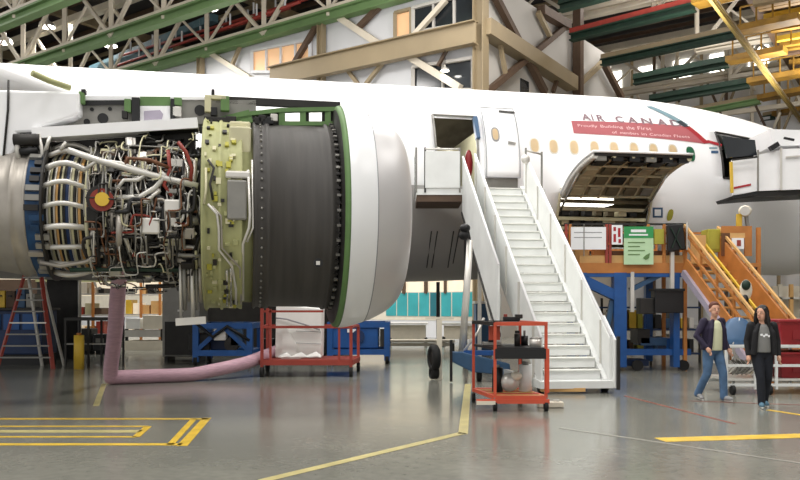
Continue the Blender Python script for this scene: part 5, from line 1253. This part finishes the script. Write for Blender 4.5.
# dark band, with dark panels added to darken the background beneath the wing
mz = thing('dark_backing', 'dark grey band behind the engine core with dark panels added to darken the background', 'screen', V((LX(105,32),32,0)))
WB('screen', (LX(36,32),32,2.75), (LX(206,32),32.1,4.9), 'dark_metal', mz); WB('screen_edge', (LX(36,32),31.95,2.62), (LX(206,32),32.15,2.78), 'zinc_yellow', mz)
WB('dark_panel', (LX(163,32),32.02,0), (LX(352,32),32.1,2.72), 'dark_metal', mz); WB('dark_panel', (LX(-30,32),32.02,0), (LX(74,32),32.1,2.72), 'dark_brown', mz)
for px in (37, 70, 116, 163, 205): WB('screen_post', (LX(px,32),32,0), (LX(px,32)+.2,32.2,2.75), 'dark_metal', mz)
random.seed(77)
def clutter(label, x0, x1, Y, hmax, n, seed, name='equipment_case', group='equipment stored beneath the engine'):
    random.seed(seed)
    for k in range(n):
        px = x0+(x1-x0)*(k+.5)/n; w = (x1-x0)/n/F*Y*.92; h = hmax*random.uniform(.45,1)
        r = thing(name, label[k], 'case', V((LX(px,Y),Y,0)), group=group); d = .6
        m = random.choice(['black','dark_metal','blue_dark','dark_brown','grey_metal'])
        B().box((LX(px,Y),Y+d/2,.12+h/2), (w,d,h)).build('case_body', m, r, bevel=.03)
        B().box((LX(px,Y),Y-.015,.12+h*.62), (w*.55,.03,h*.25)).build('front_plate', random.choice(['grey_metal','light_steel','yellow','dark_metal','blue_grey']), r)
        B().box((LX(px,Y),Y+d/2,.06), (w*.7,d*.8,.12)).build('skid', 'rubber', r)
clutter(['dark equipment case behind the white sheeted box, at its left', 'dark equipment case directly behind the white sheeted box', 'dark equipment case behind the white sheeted box, at its right', 'dark equipment case between sheeted box and blue hydraulic unit'], 256, 328, 25.5, 1.1, 4, 31)
clutter(['dark case left of the grey table legs', 'dark case behind the grey table centre', 'dark case behind the grey table right end'], 60, 108, 27.5, 1.25, 3, 32, group='dark cases behind the grey table')
# ---------------------------------------------------------------- people
def remesh(bb, name, m, par, vox, smooth_it=4, mats=None):
    o = bb.build('tmp', 'skin', None, fix=False); o.data.materials.clear()
    md = o.modifiers.new('r', 'REMESH'); md.mode = 'VOXEL'; md.voxel_size = vox; md.use_smooth_shade = True
    s = o.modifiers.new('s', 'SMOOTH'); s.iterations = smooth_it; s.factor = .5
    dg = bpy.context.evaluated_depsgraph_get(); dg.update()
    me = bpy.data.meshes.new_from_object(o.evaluated_get(dg)); bpy.data.objects.remove(o)
    me.name = name; me.materials.clear(); me.materials.append(MATS[m]);
    for p in me.polygons: p.use_smooth = True
    n = bpy.data.objects.new(name, me); COL.objects.link(n); n.parent = par
    return n
def limb(bb, pts, rs, sq=None, n=14):
    bb.tube(pts, rs, n)
    for p, r in zip(pts, rs): bb.ell(p, (r,r,r), 14, 8)
def ring(c, rx, ry, yaw=0, n=20):
    M = Matrix.Rotation(yaw, 3, 'Z'); return [V(c)+M @ V((rx*math.cos(2*math.pi*k/n), ry*math.sin(2*math.pi*k/n), 0)) for k in range(n)]
def hand(bb, w, d, side):
    # w wrist, d direction down the hand; palm, four fingers of unequal length, thumb from the palm side
    w = V(w); d = V(d).normalized(); f = V((0,-1,0)); f = (f-d*f.dot(d)).normalized(); s = d.cross(f)
    pc = w+d*.05; bb.tube([w-d*.01, w+d*.03, w+d*.09], [.026,.034,.036], 12); bb.ell(pc, (.02,.04,.05), 12, 8)
    for k, L in enumerate((.070,.082,.076,.058)):
        b0 = w+d*.085+f*(.028-.019*k); q = b0+d*L*.5-s*side*.006; e = q+d*L*.42-s*side*.02
        bb.tube([b0-d*.02, b0, q, e], [.0095,.0095,.009,.0075], 8); bb.ell(e, (.0078,)*3, 8, 6)
    t0 = w+d*.03+f*.03; t1 = t0+d*.03+f*.022; t2 = t1+d*.032+f*.004
    bb.tube([t0-f*.01, t0, t1, t2], [.012,.012,.011,.009], 8); bb.ell(t2, (.009,)*3, 8, 6)
def person(name, label, loc, yaw, H, pose, outfit, female):
    k = H/1.73; root = thing(name, label, 'person', (0,0,0), 0); J = {a: V(b)*k for a, b in pose.items() if a != 'head_yaw_only'}
    body = B(); wsh = .92 if female else 1.0
    # torso
    pel, ch, nk = J['pelvis'], J['chest'], J['neck']
    def between(a, b, u): return a+(b-a)*u
    body.loft([ring(between(pel,ch,u), rx*k*wsh, ry*k) for u, rx, ry in ((-.25,.13,.1),(0,.16,.115),(.3,.14,.10),(.6,.15,.105),(1.0,.165,.105),(1.3,.13,.085),(1.42,.07,.06))])
    body.tube([between(ch,nk,.4), nk, J['head']-UZ*.06*k], [.06*k,.052*k,.052*k], 14)
    for s in ('l', 'r'):
        limb(body, [J['hip_'+s], J['knee_'+s], J['ankle_'+s]], [.085*k,.056*k,.038*k])
        body.tube([J['hip_'+s]+(J['knee_'+s]-J['hip_'+s])*.0, between(J['hip_'+s],J['knee_'+s],.5)], [.088*k,.075*k], 14)
        body.tube([between(J['knee_'+s],J['ankle_'+s],.0), between(J['knee_'+s],J['ankle_'+s],.3), J['ankle_'+s]], [.055*k,.056*k,.037*k], 14)
        limb(body, [J['ankle_'+s]-UZ*.03, J['toe_'+s]], [.036*k,.03*k])
        limb(body, [J['sh_'+s], J['el_'+s], J['wr_'+s]], [.055*k,.040*k,.027*k])
        hand(body, J['wr_'+s], J['wr_'+s]-J['el_'+s]+UZ*-.02, 1 if s == 'l' else -1)
    # head
    h = J['head']; R = Matrix.Rotation(pose_yaw[name], 3, 'Z')
    def hp_(x, y, z): return h+R @ (V((x, y, z))*k*1.1)
    body.ell(hp_(0,.005,.03), (.08*k,.10*k,.104*k), 20, 14, R); body.ell(hp_(0,-.02,-.04), (.062*k,.073*k,.077*k), 18, 12, R)
    body.tube([hp_(0,-.09,.02), hp_(0,-.112,-.02)], [.009*k,.016*k], 8); body.ell(hp_(0,-.098,-.022), (.02*k,.016*k,.012*k), 10, 8, R)
    for sx in (-1, 1): body.ell(hp_(sx*.077,.01,-.005), (.012*k,.022*k,.032*k), 10, 8, R)
    bo = remesh(body, 'body', 'skin', root, .008)
    for sx in (-1, 1):
        B().ell(hp_(sx*.03,-.083,.01), (.009*k,.006*k,.005*k), 10, 6, R).build('eye', 'sheet_white', root); B().ell(hp_(sx*.03,-.0905,.01), (.0055*k,.004*k,.0055*k), 8, 6, R).build('pupil', 'eye', root)
        B().tube([hp_(sx*.015,-.092,.03), hp_(sx*.045,-.084,.032)], .004*k, 6).build('eyebrow', outfit['hair'], root)
    B().ell(hp_(0,-.088,-.052), (.024*k,.008*k,.008*k), 12, 6, R).build('mouth', 'lip_pink', root)
    # hair
    hb = B()
    hb.ell(hp_(0,.022 if not female else .018,.058), (.092*k,.098*k,.094*k), 20, 12, R)
    if female:
        hb.loft([[hp_(x*a, y*b_+yo, z) for x, y in [(math.cos(2*math.pi*q/16), math.sin(2*math.pi*q/16)) for q in range(16)]] for a, b_, yo, z in ((.05,.05,.03,.12),(.088,.075,.035,.05),(.092,.07,.045,-.04),(.1,.06,.055,-.14),(.105,.05,.06,-.24),(.07,.035,.065,-.33))])
        for sx in (-1, 1): hb.tube([hp_(sx*.06,-.04,.09), hp_(sx*.088,-.015,.0), hp_(sx*.10,-.0,-.1), hp_(sx*.105,-.0,-.2)], [.024*k,.03*k,.036*k,.02*k], 10)
    else:
        for sx in (-1, 1): hb.ell(hp_(sx*.062,.03,.01), (.02*k,.05*k,.045*k), 10, 8, R)
        hb.ell(hp_(0,-.045,.1), (.055*k,.035*k,.025*k), 12, 8, R)
    remesh(hb, 'hair', outfit['hair'], root, .009, 2)
    # trousers
    tr = B(); hw = 1.12
    tr.loft([ring(between(pel,ch,u), rx*k*wsh, ry*k) for u, rx, ry in ((-.32,.11,.1),(0,.175,.13),(.22,.165,.122))])
    for s in ('l', 'r'):
        a, b_, c = J['hip_'+s], J['knee_'+s], J['ankle_'+s]
        fl = .076 if not female else .07
        limb(tr, [a, between(a,b_,.5), b_, between(b_,c,.5), c+UZ*-.02], [.102*k,.09*k,.072*k,.068*k,fl*k*.86])
    remesh(tr, 'trousers', outfit['trousers'], root, .010)
    # shoes
    for s in ('l', 'r'):
        a, t = J['ankle_'+s], J['toe_'+s]; sh = B(); g = t-a; g.z = 0; g.normalize(); zb = min(a.z, t.z)
        sh.tube([a-g*.05*k-UZ*.045*k, a+g*.03*k-UZ*.035*k, t-UZ*.0], [.042*k,.046*k,.036*k], 14); sh.ell(t-UZ*.0, (.04*k,.04*k,.034*k)); sh.ell(a-g*.05*k-UZ*.045*k, (.042*k,.042*k,.04*k)); sh.ell(a-UZ*.01*k, (.046*k,.046*k,.05*k))
        so = remesh(sh, 'shoe', outfit['shoe'], root, .008); 
        B().tube([a-g*.06*k-UZ*.078*k, t+g*.03*k-UZ*.03*k], .02*k, 8).build('sole', 'shoe_sole', so)
    # shirt
    st_ = B(); fy = V((0,-.022,0))
    st_.loft([ring(between(pel,ch,u)+fy*k, rx*k*wsh, ry*k) for u, rx, ry in ((-.12 if not female else -.02,.15,.132),(.1,.15,.134),(.5,.145,.132),(1.0,.135,.124),(1.3,.1,.1),(1.42,.06,.06))])
    remesh(st_, 'shirt', outfit['shirt'], root, .010)
    # jacket: back and sides, open at the front
    jk = B(); lo = -.1 if not female else -.15
    jk.loft([ring(between(pel,ch,u)+V((0,.018,0))*k, rx*k*wsh, ry*k) for u, rx, ry in ((lo,.235,.125),(.1,.23,.13),(.5,.22,.125),(1.0,.225,.125),(1.28,.18,.105),(1.42,.095,.08))])
    for sx in (-1, 1):
        jk.tube([between(pel,ch,lo)+V((sx*.165,-.105,0))*k, between(pel,ch,.4)+V((sx*.155,-.108,0))*k, between(pel,ch,1.0)+V((sx*.135,-.10,0))*k, between(pel,ch,1.4)+V((sx*.06,-.045,.02))*k], [.05*k,.048*k,.045*k,.03*k], 12)
    for s in ('l', 'r'):
        a, b_, c = J['sh_'+s], J['el_'+s], J['wr_'+s]
        limb(jk, [a, between(a,b_,.5), b_, between(b_,c,.5), between(b_,c,.93)], [.074*k,.064*k,.056*k,.048*k,.041*k])
    remesh(jk, 'jacket', outfit['jacket'], root, .010)
    if outfit.get('print'):
        for (x, w) in ((-.055,.035),(-.015,.03),(.02,.04),(.06,.03)): B().box(between(pel,ch,.82)+V((x,-.150,.02 if w > .03 else 0))*k, (w,.012,.035)).build('shirt_print', 'sign_white', root)
    root.location = loc; root.rotation_euler = (0,0,yaw)
    return root
pose_yaw = {'man': rad(-22), 'woman': rad(-42)}
man = dict(pelvis=(0,0,.93), chest=(0,-.02,1.27), neck=(0,-.025,1.45), head=(0,-.05,1.59), hip_l=(.09,0,.9), hip_r=(-.09,0,.9),
    knee_l=(.11,-.13,.49), ankle_l=(.10,-.16,.10), toe_l=(.12,-.31,.06), knee_r=(-.12,.0,.48), ankle_r=(-.15,.2,.13), toe_r=(-.17,.07,.05),
    sh_l=(.19,0,1.39), el_l=(.28,.08,1.13), wr_l=(.27,-.08,.91), sh_r=(-.19,0,1.39), el_r=(-.33,.02,1.14), wr_r=(-.25,-.14,.94), head_yaw_only=0)
wom = dict(pelvis=(0,0,.94), chest=(0,-.01,1.27), neck=(0,-.01,1.46), head=(-.01,-.03,1.58), hip_l=(.085,0,.9), hip_r=(-.085,0,.9),
    knee_l=(.09,.0,.49), ankle_l=(.07,.12,.11), toe_l=(.08,-.0,.05), knee_r=(-.06,-.12,.50), ankle_r=(-.05,-.14,.10), toe_r=(-.08,-.28,.06),
    sh_l=(.175,0,1.38), el_l=(.25,.03,1.12), wr_l=(.25,-.05,.88), sh_r=(-.175,0,1.38), el_r=(-.24,.02,1.12), wr_r=(-.24,-.06,.88), head_yaw_only=0)
m_ = person('man', 'man in navy jacket, lime shirt and blue jeans walking toward the camera', (5.55, 14.2, .0), rad(20), 1.75, man, dict(hair='hair_brown', jacket='jacket_navy', shirt='shirt_lime', trousers='jeans', shoe='shoe_grey'), False)
w_ = person('woman', 'long haired woman in black jacket and printed grey shirt looking aside', (6.02, 13.3, .0), rad(-8), 1.70, wom, dict(hair='hair_black', jacket='jacket_black', shirt='shirt_grey', trousers='trousers_black', shoe='shoe_blue', **{'print': 1}), True)
m_.name = 'person'; w_.name = 'person'
# ---------------------------------------------------------------- light
wd = bpy.data.worlds.new('world'); SC.world = wd; wd.use_nodes = True; bg = wd.node_tree.nodes['Background']
bg.inputs[0].default_value = (1.0, .985, .96, 1); bg.inputs[1].default_value = .88
def area(name, loc, rot, sx, sy, e, col=(1,.97,.93)):
    l = bpy.data.lights.new(name, 'AREA'); l.shape = 'RECTANGLE'; l.size = sx; l.size_y = sy; l.energy = e; l.color = col
    o = bpy.data.objects.new(name, l); COL.objects.link(o); o.location = loc; o.rotation_euler = rot; return o
for i, x in enumerate((-18, -6, 6, 18)):
    for j, y in enumerate((3, 15, 27)):
        area('bay_light', (x, y, 23), (rad(0), 0, 0), 5, 5, 1350)
for (x, y) in ((-14, 47), (-26, 62), (16, 50), (0, 60), (-34, 50), (38, 45)): area('bay_light', (x, y, 17.5 if y < 48 else 23), (0,0,0), 4, 4, 1200)
for (x, y) in ((-8, 33), (6, 33), (-20, 36), (20, 33)): area('bay_light', (x, y, 19), (0,0,0), 4, 4, 1500)
for (x, y, e_) in ((-20, 34, 250), (-4, 36, 500), (14, 38, 900), (26, 48, 2200), (34, 36, 900)): area('roof_fill', (x, y, 14), (rad(180),0,0), 5, 5, e_)  # added fill lights without fixtures, brighten the roof steel from below
l_ = bpy.data.lights.new('cabin_fill', 'POINT'); l_.energy = 90; l_.shadow_soft_size = .3; o_ = bpy.data.objects.new('cabin_fill', l_); COL.objects.link(o_); o_.location = A((O2[0]+O2[1])/2, -1.2, cz+2.1)  # added fill point, lifts the dark interior behind the open door
SC.view_settings.view_transform = 'Standard'; SC.view_settings.look = 'None'; SC.view_settings.gamma = 1; SC.view_settings.use_curve_mapping = False
SC.view_settings.exposure = -0.12
